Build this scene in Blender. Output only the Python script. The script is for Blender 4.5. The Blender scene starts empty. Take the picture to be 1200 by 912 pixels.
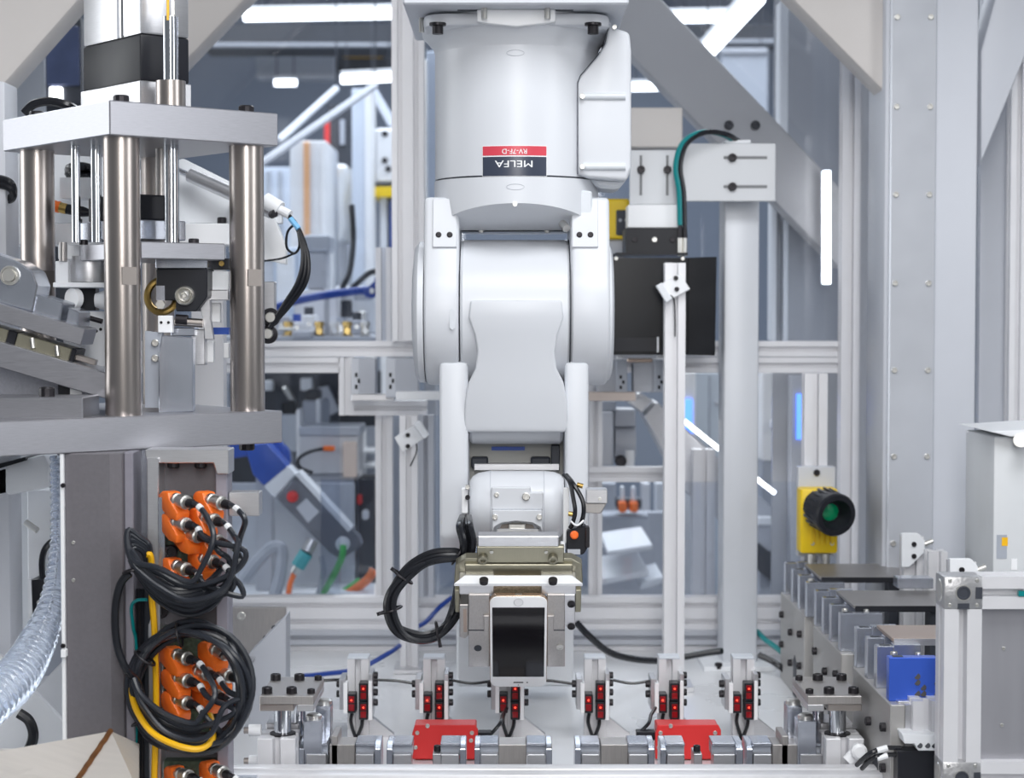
import bpy, bmesh, math, random
from mathutils import Vector, Matrix, Quaternion
random.seed(7)
SC = bpy.context.scene
COL = SC.collection
R = math.radians
# ---------------------------------------------------------------- camera, world, lights
F_PX, PITCH, CAM_Z = 2200.0, R(2.24), 1.45
cam_d = bpy.data.cameras.new('camera'); cam = bpy.data.objects.new('camera', cam_d); COL.objects.link(cam)
cam.location = (0, 0, CAM_Z); cam.rotation_euler = (R(90) - PITCH, 0, 0)
cam_d.sensor_width = 36; cam_d.lens = 36 * F_PX / 1200; cam_d.clip_end = 60
cam_d.dof.use_dof = True; cam_d.dof.focus_distance = 2.16; cam_d.dof.aperture_fstop = 6.5
SC.camera = cam
SC.view_settings.view_transform = 'Standard'; SC.view_settings.look = 'None'
SC.view_settings.gamma = 1; SC.view_settings.use_curve_mapping = False
SC.view_settings.exposure = 0.12
wd = bpy.data.worlds.new('hall_light'); SC.world = wd; wd.use_nodes = True
wd.node_tree.nodes['Background'].inputs[0].default_value = (0.86, 0.92, 1.0, 1)
wd.node_tree.nodes['Background'].inputs[1].default_value = 0.18
def area(name, loc, target, sx, sy, power, col=(1, 1, 1)):
    l = bpy.data.lights.new(name, 'AREA'); l.shape = 'RECTANGLE'; l.size = sx; l.size_y = sy; l.energy = power; l.color = col
    o = bpy.data.objects.new(name, l); COL.objects.link(o); o.location = loc
    o.rotation_euler = (Vector(target) - Vector(loc)).to_track_quat('-Z', 'Y').to_euler()
    return o
area('key_softbox', (0.06, -0.5, 2.2), (0, 2.4, 1.4), 0.5, 1.6, 29, (1, .985, .97))
area('side_softbox', (-2.6, 2.7, 1.75), (-0.4, 2.2, 1.45), 1.2, 1.9, 22, (.95, .98, 1))
area('side_softbox', (2.4, 0.5, 2.2), (0.3, 2.5, 1.2), 0.7, 1.8, 19, (.95, .97, 1))
area('cell_light', (0.3, 1.1, 2.9), (0.1, 2.4, 1.2), 1.1, 0.7, 25, (.97, .985, 1))
area('hall_light', (-0.6, 4.6, 3.1), (-0.6, 4.8, 0), 3.5, 1.6, 100, (.9, .95, 1))
area('hall_light', (0.9, 7.0, 3.2), (0.6, 6.8, 0), 4, 2.0, 70, (.88, .94, 1))

# ---------------------------------------------------------------- helpers
def W(x, y, d):
    """photo pixel at distance d (metres along Y) -> point of the room"""
    u = (x - 600) / F_PX; v = (456 - y) / F_PX
    yy = math.cos(PITCH) + v * math.sin(PITCH); zz = v * math.cos(PITCH) - math.sin(PITCH)
    return Vector((u * d / yy, d, CAM_Z + d * zz / yy))
def catmull(P, n=6, closed=False):
    P = [Vector(p) for p in P]; out = []; m = len(P)
    rng = range(m if closed else m - 1)
    for i in rng:
        if closed: a, b, c, e = P[i - 1], P[i], P[(i + 1) % m], P[(i + 2) % m]
        else: a, b, c, e = P[max(i - 1, 0)], P[i], P[i + 1], P[min(i + 2, m - 1)]
        for k in range(n):
            t = k / n
            out.append(.5 * ((2 * b) + (c - a) * t + (2 * a - 5 * b + 4 * c - e) * t * t + (3 * b - a - 3 * c + e) * t ** 3))
    if not closed: out.append(P[-1])
    return out
def frame_of(d):
    d = Vector(d).normalized()
    a = Vector((0, 0, 1)) if abs(d.z) < .9 else Vector((1, 0, 0))
    s = d.cross(a).normalized(); return s, d.cross(s).normalized()
class B:
    """mesh builder in room coordinates (xf maps a thing's own frame to the room)"""
    def __init__(s, xf=None): s.v = []; s.f = []; s.xf = xf
    def add(s, vs, fs):
        o = len(s.v)
        s.v += [(s.xf @ Vector(p)) if s.xf else Vector(p) for p in vs]
        s.f += [[o + i for i in f] for f in fs]; return s
    def box(s, a, b):
        x0, y0, z0 = [min(a[i], b[i]) for i in range(3)]; x1, y1, z1 = [max(a[i], b[i]) for i in range(3)]
        return s.add([(x0, y0, z0), (x1, y0, z0), (x1, y1, z0), (x0, y1, z0), (x0, y0, z1), (x1, y0, z1), (x1, y1, z1), (x0, y1, z1)],
                     [(3, 2, 1, 0), (4, 5, 6, 7), (0, 1, 5, 4), (1, 2, 6, 5), (2, 3, 7, 6), (3, 0, 4, 7)])
    def obox(s, c, e, ax):      # centre, full extents, three axes
        c = Vector(c); X, Y, Z = [Vector(a) for a in ax]
        vs = [c + X * (i * e[0] / 2) + Y * (j * e[1] / 2) + Z * (k * e[2] / 2) for k in (-1, 1) for i, j in ((-1, -1), (1, -1), (1, 1), (-1, 1))]
        return s.add(vs, [(3, 2, 1, 0), (4, 5, 6, 7), (0, 1, 5, 4), (1, 2, 6, 5), (2, 3, 7, 6), (3, 0, 4, 7)])
    def px(s, x0, y0, x1, y1, d, dep):       # box whose front face spans a pixel rectangle at distance d
        ym = (y0 + y1) / 2; xm = (x0 + x1) / 2
        return s.box((W(x0, ym, d).x, d, W(xm, y0, d).z), (W(x1, ym, d).x, d + dep, W(xm, y1, d).z))
    def prism(s, pts, axis, t0, t1):         # polygon across an axis: x:(y,z)  y:(x,z)  z:(x,y)
        n = len(pts)
        def q(p, t): return (t, p[0], p[1]) if axis == 'x' else (p[0], t, p[1]) if axis == 'y' else (p[0], p[1], t)
        return s.add([q(p, t0) for p in pts] + [q(p, t1) for p in pts],
                     [list(range(n - 1, -1, -1)), list(range(n, 2 * n))] + [[i, (i + 1) % n, n + (i + 1) % n, n + i] for i in range(n)])
    def pxprism(s, pts, d, dep):
        q = [W(x, y, d) for x, y in pts]; return s.prism([(p.x, p.z) for p in q], 'y', d, d + dep)
    def lathe(s, prof, p0, ax, n=32, caps=True):   # prof: (t along axis, r)
        p0 = Vector(p0); ax = Vector(ax).normalized(); a, b = frame_of(ax); vs = []; fs = []
        for t, r in prof:
            for k in range(n):
                w = 2 * math.pi * k / n; vs.append(p0 + ax * t + a * (r * math.cos(w)) + b * (r * math.sin(w)))
        for i in range(len(prof) - 1):
            for k in range(n): fs.append((i * n + k, i * n + (k + 1) % n, (i + 1) * n + (k + 1) % n, (i + 1) * n + k))
        if caps: fs.append(list(range(n - 1, -1, -1))); fs.append([(len(prof) - 1) * n + k for k in range(n)])
        return s.add(vs, fs)
    def cyl(s, p0, p1, r, r1=None, n=20):
        p0 = Vector(p0); p1 = Vector(p1); return s.lathe([(0, r), ((p1 - p0).length, r if r1 is None else r1)], p0, p1 - p0, n)
    def tube(s, P, r, n=8, closed=False):
        m = len(P); P = [Vector(p) for p in P]; vs = []; fs = []
        rr = r if callable(r) else (lambda i: r)
        T = [((P[(i + 1) % m] - P[i - 1]) if closed else (P[min(i + 1, m - 1)] - P[max(i - 1, 0)])).normalized() for i in range(m)]
        a, b = frame_of(T[0])
        for i in range(m):
            a = (a - T[i] * a.dot(T[i])).normalized(); b = T[i].cross(a)
            for k in range(n):
                w = 2 * math.pi * k / n; vs.append(P[i] + (a * math.cos(w) + b * math.sin(w)) * rr(i))
        for i in range(m if closed else m - 1):
            for k in range(n): fs.append((i * n + k, i * n + (k + 1) % n, ((i + 1) % m) * n + (k + 1) % n, ((i + 1) % m) * n + k))
        if not closed: fs.append(list(range(n - 1, -1, -1))); fs.append([(m - 1) * n + k for k in range(n)])
        return s.add(vs, fs)
    def profile(s, a, b, along, w, h, slots=None):
        """slotted aluminium extrusion filling the box a..b, along an axis; w,h = extents across"""
        lo = [min(a[i], b[i]) for i in range(3)]; hi = [max(a[i], b[i]) for i in range(3)]
        ia = 'xyz'.index(along); o = [i for i in range(3) if i != ia]
        w = hi[o[0]] - lo[o[0]]; h = hi[o[1]] - lo[o[1]]
        def side(L, c):
            n = max(1, round(L / (c * 1.0))); g = min(.0042, L / n * .15); dp = min(.014, L / n * .36)
            r = []
            for k in range(n):
                m = L * (k + .5) / n; r += [(m - g, 0), (m - g * .8, dp), (m + g * .8, dp), (m + g, 0)]
            return r
        c = min(w, h) if slots is None else slots; pts = [(0, 0)]
        pts += [(x, y) for x, y in side(w, c)] + [(w, 0)]
        pts += [(w - y, x) for x, y in side(h, c)] + [(w, h)]
        pts += [(w - x, h - y) for x, y in side(w, c)] + [(0, h)]
        pts += [(y, h - x) for x, y in side(h, c)]
        pts = [(lo[o[0]] + p[0], lo[o[1]] + p[1]) for p in pts]
        return s.prism(pts, along, lo[ia], hi[ia])
ROOTS = {}
def thing(name, label, cat, loc=(0, 0, 0), rotz=0, group=None, kind=None):
    o = bpy.data.objects.new(name, None); COL.objects.link(o); o.location = loc; o.rotation_euler = (0, 0, rotz); o.empty_display_size = .02
    o['label'] = label; o['category'] = cat
    if group: o['group'] = group
    if kind: o['kind'] = kind
    ROOTS[o.name] = Matrix.Translation(Vector(loc)) @ Matrix.Rotation(rotz, 4, 'Z'); return o
def root_mat(o):
    while o.parent: o = o.parent
    return ROOTS[o.name]
def mesh_of(b, name, mat, bevel=0, seg=1, sharp=28, M=None):
    bm = bmesh.new(); inv = M.inverted() if M else None
    vv = [bm.verts.new(inv @ p if inv else p) for p in b.v]
    for f in b.f:
        try: bm.faces.new([vv[i] for i in f])
        except ValueError: pass
    bmesh.ops.recalc_face_normals(bm, faces=bm.faces)
    if bevel:
        bmesh.ops.remove_doubles(bm, verts=bm.verts, dist=1e-6)
        ed = [e for e in bm.edges if len(e.link_faces) == 2 and e.calc_face_angle(0) > R(35)]
        bmesh.ops.bevel(bm, geom=ed, offset=bevel, segments=seg, profile=.5, affect='EDGES', clamp_overlap=True)
    me = bpy.data.meshes.new(name); bm.to_mesh(me); bm.free()
    me.materials.append(mat); me.polygons.foreach_set('use_smooth', [True] * len(me.polygons)); me.set_sharp_from_angle(angle=R(sharp)); me.update()
    return me
def part(name, b, mat, parent, bevel=0, seg=1, sharp=28, label=None):
    o = bpy.data.objects.new(name, mesh_of(b, name, mat, bevel, seg, sharp, root_mat(parent))); COL.objects.link(o); o.parent = parent
    if label: o['label'] = label
    return o
def solo(name, b, mat, label, cat, bevel=0, seg=1, sharp=28, group=None, kind=None):
    lo = Vector([min(p[i] for p in b.v) for i in range(3)]); hi = Vector([max(p[i] for p in b.v) for i in range(3)])
    c = Vector(((lo.x + hi.x) / 2, (lo.y + hi.y) / 2, lo.z)); M = Matrix.Translation(c)
    o = bpy.data.objects.new(name, mesh_of(b, name, mat, bevel, seg, sharp, M)); COL.objects.link(o); o.location = c
    ROOTS[o.name] = M
    if label: o['label'] = label
    if cat: o['category'] = cat
    if group: o['group'] = group
    if kind: o['kind'] = kind
    return o
_bolts = {}
def bolt(parent, pos, d, r, h, mat, name='bolt', n=12):
    key = (round(r, 5), round(h, 5), mat.name, n)
    if key not in _bolts:
        b = B(); b.lathe([(-.001, r), (h * .85, r), (h, r * .86), (h, r * .52), (h * .55, r * .48)], (0, 0, 0), (0, 0, 1), n)
        _bolts[key] = mesh_of(b, 'bolt', mat)
    o = bpy.data.objects.new(name, _bolts[key]); COL.objects.link(o); o.parent = parent
    q = Vector((0, 0, 1)).rotation_difference(Vector(d).normalized())
    Mw = Matrix.Translation(Vector(pos)) @ q.to_matrix().to_4x4()
    o.matrix_local = root_mat(parent).inverted() @ Mw
    return o
FRONT = Vector((0, -1, 0)); UP = Vector((0, 0, 1)); LEFT = Vector((-1, 0, 0)); RIGHT = Vector((1, 0, 0))
def text_mesh(txt, size):
    cu = bpy.data.curves.new('lettering', 'FONT'); cu.body = txt; cu.size = size; cu.align_x = 'CENTER'; cu.align_y = 'CENTER'; cu.extrude = .0002
    o = bpy.data.objects.new('lettering', cu); COL.objects.link(o)
    dg = bpy.context.evaluated_depsgraph_get(); me = o.evaluated_get(dg).to_mesh()
    vs = [v.co.copy() for v in me.vertices]; fs = [list(p.vertices) for p in me.polygons]
    bpy.data.objects.remove(o); bpy.data.curves.remove(cu); return vs, fs

# ---------------------------------------------------------------- materials
def mat(name, col, rough=.5, metal=0., var=.05, scale=30., stretch=None, bump=0., coat=0., emit=0., trans=0., ior=1.45, spec=.5):
    m = bpy.data.materials.new(name); m.use_nodes = True; nt = m.node_tree; p = nt.nodes['Principled BSDF']
    tc = nt.nodes.new('ShaderNodeTexCoord'); mp = nt.nodes.new('ShaderNodeMapping'); no = nt.nodes.new('ShaderNodeTexNoise')
    nt.links.new(tc.outputs['Object'], mp.inputs['Vector']); nt.links.new(mp.outputs[0], no.inputs['Vector'])
    if stretch: mp.inputs['Scale'].default_value = stretch
    no.inputs['Scale'].default_value = scale; no.inputs['Detail'].default_value = 4
    mx = nt.nodes.new('ShaderNodeMix'); mx.data_type = 'RGBA'
    mx.inputs[6].default_value = [c * (1 - var) for c in col] + [1]; mx.inputs[7].default_value = [min(1, c * (1 + var)) for c in col] + [1]
    nt.links.new(no.outputs['Fac'], mx.inputs[0]); nt.links.new(mx.outputs[2], p.inputs['Base Color'])
    mr = nt.nodes.new('ShaderNodeMapRange'); mr.inputs[3].default_value = max(.02, rough * .85); mr.inputs[4].default_value = min(1, rough * 1.15)
    nt.links.new(no.outputs['Fac'], mr.inputs[0]); nt.links.new(mr.outputs[0], p.inputs['Roughness'])
    p.inputs['Metallic'].default_value = metal; p.inputs['Coat Weight'].default_value = coat; p.inputs['IOR'].default_value = ior
    p.inputs['Specular IOR Level'].default_value = spec
    if trans: p.inputs['Transmission Weight'].default_value = trans
    if bump:
        bn = nt.nodes.new('ShaderNodeBump'); bn.inputs['Strength'].default_value = bump; bn.inputs['Distance'].default_value = .001
        nt.links.new(no.outputs['Fac'], bn.inputs['Height']); nt.links.new(bn.outputs[0], p.inputs['Normal'])
    if emit: p.inputs['Emission Color'].default_value = (*col, 1); p.inputs['Emission Strength'].default_value = emit
    return m
def glassmat(name, tint, refl):
    m = bpy.data.materials.new(name); m.use_nodes = True; nt = m.node_tree; out = nt.nodes['Material Output']
    nt.nodes.remove(nt.nodes['Principled BSDF'])
    tr = nt.nodes.new('ShaderNodeBsdfTransparent'); tr.inputs[0].default_value = (*tint, 1)
    gl = nt.nodes.new('ShaderNodeBsdfGlossy'); gl.inputs['Roughness'].default_value = .04
    fr = nt.nodes.new('ShaderNodeFresnel'); fr.inputs[0].default_value = 1.45
    no = nt.nodes.new('ShaderNodeTexNoise'); no.inputs['Scale'].default_value = 4
    ma = nt.nodes.new('ShaderNodeMath'); ma.operation = 'MULTIPLY_ADD'; ma.inputs[1].default_value = refl * .3; ma.inputs[2].default_value = refl
    nt.links.new(no.outputs['Fac'], ma.inputs[0])
    ad = nt.nodes.new('ShaderNodeMath'); ad.operation = 'ADD'; nt.links.new(fr.outputs[0], ad.inputs[0]); nt.links.new(ma.outputs[0], ad.inputs[1])
    mx = nt.nodes.new('ShaderNodeMixShader'); nt.links.new(ad.outputs[0], mx.inputs[0]); nt.links.new(tr.outputs[0], mx.inputs[1]); nt.links.new(gl.outputs[0], mx.inputs[2])
    nt.links.new(mx.outputs[0], out.inputs[0]); return m
ROBOT = mat('robot_paint', (.66, .68, .72), .36, 0, .015, 8)
ROBOT_D = mat('robot_cover_paint', (.64, .67, .71), .4, 0, .015, 8)
WHITE = mat('white_powder_coat', (.80, .82, .85), .45, 0, .02)
WHITE2 = mat('white_plastic', (.86, .87, .89), .35, 0, .02)
ALU = mat('anodised_profile', (.74, .74, .765), .42, .3, .03, 40)
ALUS = mat('milled_aluminium', (.62, .62, .64), .33, .9, .10, 60, (1, 1, 18), .05)
ALUB = mat('polished_aluminium', (.56, .59, .66), .25, .9, .10, 25)
PLATE = mat('brushed_plate', (.40, .40, .43), .36, .9, .14, 50, (1.5, 1.5, 22), .08)
STEEL = mat('ground_steel_column', (.52, .47, .44), .31, 1, .06, 40, (1, 1, .2))
CHROME = mat('chrome_rod', (.74, .76, .80), .10, 1, .03)
TAUPE = mat('hammered_steel_paint', (.165, .157, .172), .5, .25, .12, 220, None, .12)
TAUPE_L = mat('steel_flange_paint', (.28, .27, .315), .45, .3, .08, 120)
BEIGE = mat('beige_frame_paint', (.60, .57, .55), .45, 0, .02)
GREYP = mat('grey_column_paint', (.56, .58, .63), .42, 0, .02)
GREYC = mat('satin_cover_plate', (.64, .66, .71), .24, .45, .02)
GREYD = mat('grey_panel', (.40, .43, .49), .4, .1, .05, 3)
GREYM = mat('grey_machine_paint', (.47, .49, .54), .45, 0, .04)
BLACK = mat('black_anodised', (.014, .015, .02), .4, 0, .2, spec=.35)
BLACKG = mat('black_gloss_panel', (.008, .009, .012), .22, 0, .2, spec=.25)
BOLT = mat('black_oxide_bolt', (.028, .026, .03), .38, .5, .3)
BOLTS = mat('zinc_bolt', (.66, .65, .62), .38, 1, .1)
RUB = mat('black_cable_rubber', (.014, .015, .019), .24, 0, .25, 60)
RUBG = mat('grey_cable_rubber', (.022, .025, .033), .30, 0, .2, 60)
ORANGE = mat('orange_plastic', (1.0, .19, .025), .34, 0, .06)
YELLOW = mat('yellow_paint', (.90, .62, .01), .4, 0, .04)
YCAB = mat('yellow_cable', (.88, .48, .01), .4, 0, .05)
GREEN = mat('green_cable', (.05, .50, .10), .4, 0, .05)
TEAL = mat('teal_cable', (.0, .21, .22), .35, 0, .06)
BLUE = mat('blue_paint', (.025, .09, .46), .36, 0, .08, 12)
BLUEA = mat('blue_anodised', (.05, .13, .62), .3, .35, .08, 8)
BLUEC = mat('blue_cable', (.01, .05, .30), .4, 0, .06)
RED = mat('red_paint', (.72, .035, .035), .4, 0, .12, 6)
REDLENS = mat('red_lens', (.26, .008, .012), .12, 0, .2, 90, coat=.6)
REDLED = mat('red_led', (1, .06, .03), .3, emit=2.2)
OLIVE = mat('nickel_plate', (.30, .285, .22), .35, .75, .08, 60, (22, 1, 1), .05)
JAW = mat('worn_jaw_aluminium', (.42, .40, .39), .38, .75, .16, 45, (12, 12, 1), .08)
GOLD = mat('brass', (.62, .42, .14), .28, 1, .12)
FOAM = mat('speckled_foil', (.40, .34, .25), .5, .45, .7, 420, None, .4)
PHW = mat('phone_white', (.86, .86, .88), .18, 0, .005, coat=.3)
PHB = mat('phone_screen', (.006, .005, .007), .10, 0, .1, spec=.3)
ROSE = mat('phone_gold_edge', (.72, .55, .42), .25, .9, .04)
PCB = mat('circuit_board', (.05, .075, .05), .42, .1, .85, 260, None, .5)
SHEET = mat('stainless_sheet', (.80, .755, .70), .36, .5, .06, 20, (1, 9, 1))
RUST = mat('burnt_weld', (.20, .085, .03), .55, .5, .6, 90, None, .5)
HOSE = mat('clear_hose', (.80, .87, 1.0), .05, 0, .03, trans=.78, ior=1.36, coat=.3)
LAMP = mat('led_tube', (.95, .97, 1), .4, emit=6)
LAMPB = mat('blue_work_light', (.08, .22, 1), .4, emit=2.2)
GREENL = mat('green_lens', (.0, .30, .12), .05, 0, .2, coat=.6)
DARK = mat('dark_machine_grey', (.038, .043, .056), .5, 0, .3, 12)
HALLC = mat('hall_ceiling', (.06, .07, .095), .6, 0, .3, 2)
HALLW = mat('hall_wall', (.27, .31, .39), .5, 0, .12, 1.2)
HALLF = mat('hall_floor', (.42, .44, .47), .35, 0, .08, 2)
DECK = mat('deck_white', (.78, .79, .81), .28, .1, .02, 4)
BROWN = mat('copper_tray', (.42, .33, .28), .35, .6, .1, 15)
TRAY = mat('grey_tray', (.28, .27, .27), .4, .5, .1, 30)
GLASS = glassmat('clear_pane', (.93, .95, .98), .008)
GLASS2 = glassmat('acrylic_guard', (.82, .85, .90), .05)
RIBBON = mat('orange_strip', (.75, .42, .22), .45)
PEACH = mat('beige_block', (.62, .53, .48), .5)
# ---------------------------------------------------------------- the hall and the machine frame
DECK_Z = 0.9
solo('floor', B().box((-6, -2.5, -.1), (6, 10.2, 0)), HALLF, 'light grey sealed hall floor', None, kind='structure')
solo('wall_back', B().box((-6, 10, 0), (6, 10.2, 4.2)), HALLW, 'blue grey rear hall wall', None, kind='structure')
solo('ceiling', B().box((-6, 3.6, 3.6), (6, 10.2, 3.75)), HALLC, 'dark hall ceiling', None, kind='structure')

t = thing('machine_table', 'white machine table plate carrying the sensor posts and frames', 'table', (0, 2.5, 0))
part('table_plate', B().box((-1.05, 1.82, .87), (1.05, 3.2, DECK_Z)), DECK, t, .002)
part('cabinet_body', B().box((-1.0, 1.87, .12), (1.0, 3.15, .87)), GREYM, t, .004)
for sx in (-.9, .9):
    for sy in (1.97, 3.05): part('foot', B().cyl((sx, sy, 0), (sx, sy, .13), .045), BOLT, t)

t = thing('profile_enclosure', 'white slotted aluminium profile frame with clear panes behind the robot', 'frame', (0, 3.05, DECK_Z))
def prof_px(parent, name, x0, y0, x1, y1, d, dep, along, slots=None, m=ALU):
    ym = (y0 + y1) / 2; xm = (x0 + x1) / 2
    a = (W(x0, ym, d).x, d, W(xm, y0, d).z); b = (W(x1, ym, d).x, d + dep, W(xm, y1, d).z)
    return part(name, B().profile(a, b, along, 0, 0, slots), m, parent)
def post_px(parent, x0, x1, ytop, d, dep, name='post', slots=None, m=ALU, z0=DECK_Z):
    a = (W(x0, 456, d).x, d, z0); b = (W(x1, 456, d).x, d + dep, W(x0, ytop, d).z)
    return part(name, B().profile(a, b, 'z', 0, 0, slots), m, parent)
FR = t
prof_px(t, 'post', 459, -60, 497, 400, 3.02, .03, 'z', .027)
prof_px(t, 'beam', 140, 400, 1006, 418, 3.05, .03, 'x')
prof_px(t, 'beam', 140, 419, 398, 437, 3.05, .03, 'x')
prof_px(t, 'beam', 690, 419, 986, 437, 3.05, .03, 'x')
prof_px(t, 'post', 397, 419, 415, 487, 3.05, .03, 'z')
prof_px(t, 'beam', 415, 470, 500, 487, 3.05, .03, 'x')
prof_px(t, 'post', 440, 290, 459, 400, 3.10, .03, 'z')
prof_px(t, 'post', 440, 487, 460, 700, 3.08, .03, 'z')
prof_px(t, 'beam', -20, 700, 1010, 738, 3.06, .03, 'x', .027)
prof_px(t, 'kick_beam', -20, 739, 1010, 756, 3.05, .03, 'x', m=GREYM)
part('sill', B().px(-20, 757, 1010, 763, 3.06, .05), ALU, t)
prof_px(t, 'post', 986, -60, 1008, 700, 3.02, .03, 'z')
post_px(t, 690, 706, 430, 3.1, .03)
prof_px(t, 'beam', 690, 548, 784, 565, 3.08, .03, 'x')
prof_px(t, 'post', 812, 527, 838, 697, 3.15, .03, 'z')
part('pane', B().px(140, 437, 398, 700, 3.095, .005), GLASS, t)
part('pane', B().px(460, 487, 690, 700, 3.10, .005), GLASS, t)
part('pane', B().px(706, 565, 986, 700, 3.10, .005), GLASS, t)
part('pane', B().px(500, -60, 986, 400, 3.10, .005), GLASS, t)
part('pane', B().px(140, -60, 459, 400, 3.10, .005), GLASS, t)
post_px(t, -6, 12, -60, 3.05, .03)
# round grey upright and dark gap next to the profile
part('round_upright', B().cyl((W(1021, 456, 3.0).x, 3.02, DECK_Z), (W(1021, 456, 3.0).x, 3.02, 2.2), .0155, n=24), GREYM, t)

# two posts standing on the table
t = thing('sensor_post', 'slim white profile post with angled sensor plate at its tip', 'post', (W(790, 780, 2.74).x, 2.74, DECK_Z))
post_px(t, 779, 803, 308, 2.74, .03)
part('foot_plate', B().box((W(772, 780, 2.74).x, 2.72, DECK_Z), (W(812, 780, 2.74).x, 2.785, DECK_Z + .008)), ALUS, t, .001)
s = part('sensor_plate', B().pxprism([(769, 336), (797, 321), (809, 339), (781, 354)], 2.725, .014), WHITE2, t, .001)
part('sensor_head', B().pxprism([(769, 335), (776, 331), (788, 350), (781, 355)], 2.712, .013), WHITE, s, .001)
for x, y in ((792, 326), (793, 339)): bolt(s, W(x, y, 2.725), FRONT, .0035, .003, BOLT)
part('wire', B().tube(catmull([W(785, 346, 2.72), W(790, 352, 2.718), W(791, 375, 2.72), (W(791, 394, 2.738))]), .0012, 6), RUB, s)

t = thing('sensor_post', 'low white profile post with tilted sensor plate beside the gripper hose', 'post', (W(478, 780, 2.88).x, 2.88, DECK_Z))
post_px(t, 468, 489, 487, 2.88, .03)
part('foot_plate', B().box((W(462, 780, 2.88).x, 2.86, DECK_Z), (W(495, 780, 2.88).x, 2.93, DECK_Z + .008)), ALUS, t, .001)
s = part('sensor_plate', B().pxprism([(462, 513), (485, 498), (497, 514), (472, 530)], 2.865, .014), WHITE2, t, .001)
part('sensor_head', B().pxprism([(485, 497), (492, 493), (503, 510), (497, 515)], 2.852, .013), WHITE, s, .001)
for x, y in ((478, 510), (478, 523)): bolt(s, W(x, y, 2.865), FRONT, .0035, .003, BOLT)
part('wire', B().tube(catmull([W(488, 520, 2.86), W(488, 530, 2.858), W(481, 546, 2.875)]), .0012, 6), RUB, s)
prof_px(FR, 'post', 490, 487, 508, 700, 3.0, .03, 'z', m=GREYM)

# broad grey post with the camera bracket
t = thing('bracket_post', 'broad grey steel post carrying slotted bracket plates and camera', 'post', (W(868, 780, 2.92).x, 2.92, DECK_Z))
part('post', B().box((W(848, 456, 2.92).x, 2.92, DECK_Z), (W(889, 456, 2.92).x, 2.995, W(868, 232, 2.92).z)), mat('post_grey', (.60, .62, .66), .4, .1, .02), t, .004, 2)
part('foot_plate', B().box((W(822, 780, 2.92).x, 2.88, DECK_Z), (W(905, 780, 2.92).x, 3.03, DECK_Z + .008)), WHITE, t, .001)
bolt(t, W(842, 783, 2.885) * 1 + Vector((0, 0, .0)), UP, .006, .008, BOLT)
SLOT = mat('slot_shadow_grey', (.20, .205, .215), .5)
def slotplate(x0, y0, x1, y1, d, slots, name):
    pl = part(name, B().px(x0, y0, x1, y1, d, .008), mat(name + '_paint', (.60, .615, .64), .42, .1, .02), t, .001)
    for (a, b, c, e) in slots: part('slot', B().px(a, b, c, e, d - .0006, .004), SLOT, pl)
    return pl
p = slotplate(738, 176, 800, 240, 2.90, [(749.5, 182, 752.5, 229), (780.5, 182, 783.5, 229)], 'slotted_plate')
for x in (751, 782): bolt(p, W(x, 199, 2.90), FRONT, .0062, .007, BOLT)
p = slotplate(796, 168, 909, 236, 2.875, [(848, 183, 899, 186.5), (848, 217, 899, 220.5)], 'slotted_plate')
part('corner_tab', B().px(850, 164, 880, 168, 2.875, .05), WHITE, p, .001)
for y in (185, 219): bolt(p, W(858, y, 2.875), FRONT, .0065, .007, BOLT)
part('cross_arm', B().px(738, 126, 800, 173, 3.0, .08), BEIGE, t, .002)
part('cross_arm', B().px(800, 190, 868, 230, 2.93, .06), BEIGE, t, .002)

t2 = thing('inspection_camera', 'black and white inspection camera hanging from the slotted bracket plate', 'camera', W(768, 240, 2.86))
part('white_head', B().px(736, 240, 797, 267, 2.85, .06), WHITE2, t2, .001)
part('black_body', B().px(733, 267, 804, 297, 2.84, .08), BLACK, t2, .0015)
for x, m_ in ((744, BOLT), (767, BOLTS), (788, BOLT)): bolt(t2, W(x, 281, 2.84), FRONT, .0042, .003, m_)
part('base_plate', B().px(722, 296, 806, 299, 2.82, .10), BLACK, t2)
for x in (797, 802.5):
    part('plug', B().cyl(W(x, 300, 2.835), W(x, 279, 2.835), .0038, n=12), BOLTS, t2)
    part('plug_sleeve', B().cyl(W(x, 279, 2.835), W(x, 262, 2.835), .0042, .003, n=12), BOLT, t2)
for (dx, m_, nm) in ((0, TEAL, 'teal_cable'), (5, RUB, 'black_cable')):
    part(nm, B().tube(catmull([W(797 + dx, 264, 2.835), W(796 + dx, 225, 2.835), W(792 + dx, 195, 2.835), W(800 + dx, 168, 2.835), W(822 + dx, 155, 2.84), W(848 + dx, 158, 2.86), W(866 + dx, 170, 2.90)]), .0042, 8), m_, t2)
t2 = thing('light_hood', 'large black sheet hood under the inspection camera', 'hood', W(776, 416, 2.8))
a = W(714, 302, 2.80); b = W(838, 302, 2.80); c = W(840, 416, 2.80)
part('front_panel', B().pxprism([(715, 302), (806, 302), (806, 416), (714, 416)], 2.80, .004), BLACKG, t2)
part('side_panel', B().pxprism([(806, 302), (840, 301), (838, 417), (806, 416)], 2.803, .15), BLACKG, t2, .001)
part('inner_frame', B().px(716, 396, 770, 412, 2.797, .004), BLACK, t2)
part('frame_edge', B().px(770, 395, 772, 413, 2.796, .004), WHITE, t2)
for x in (722, 800): bolt(t2, W(x, 303, 2.80), FRONT, .003, .002, BOLTS)

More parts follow.
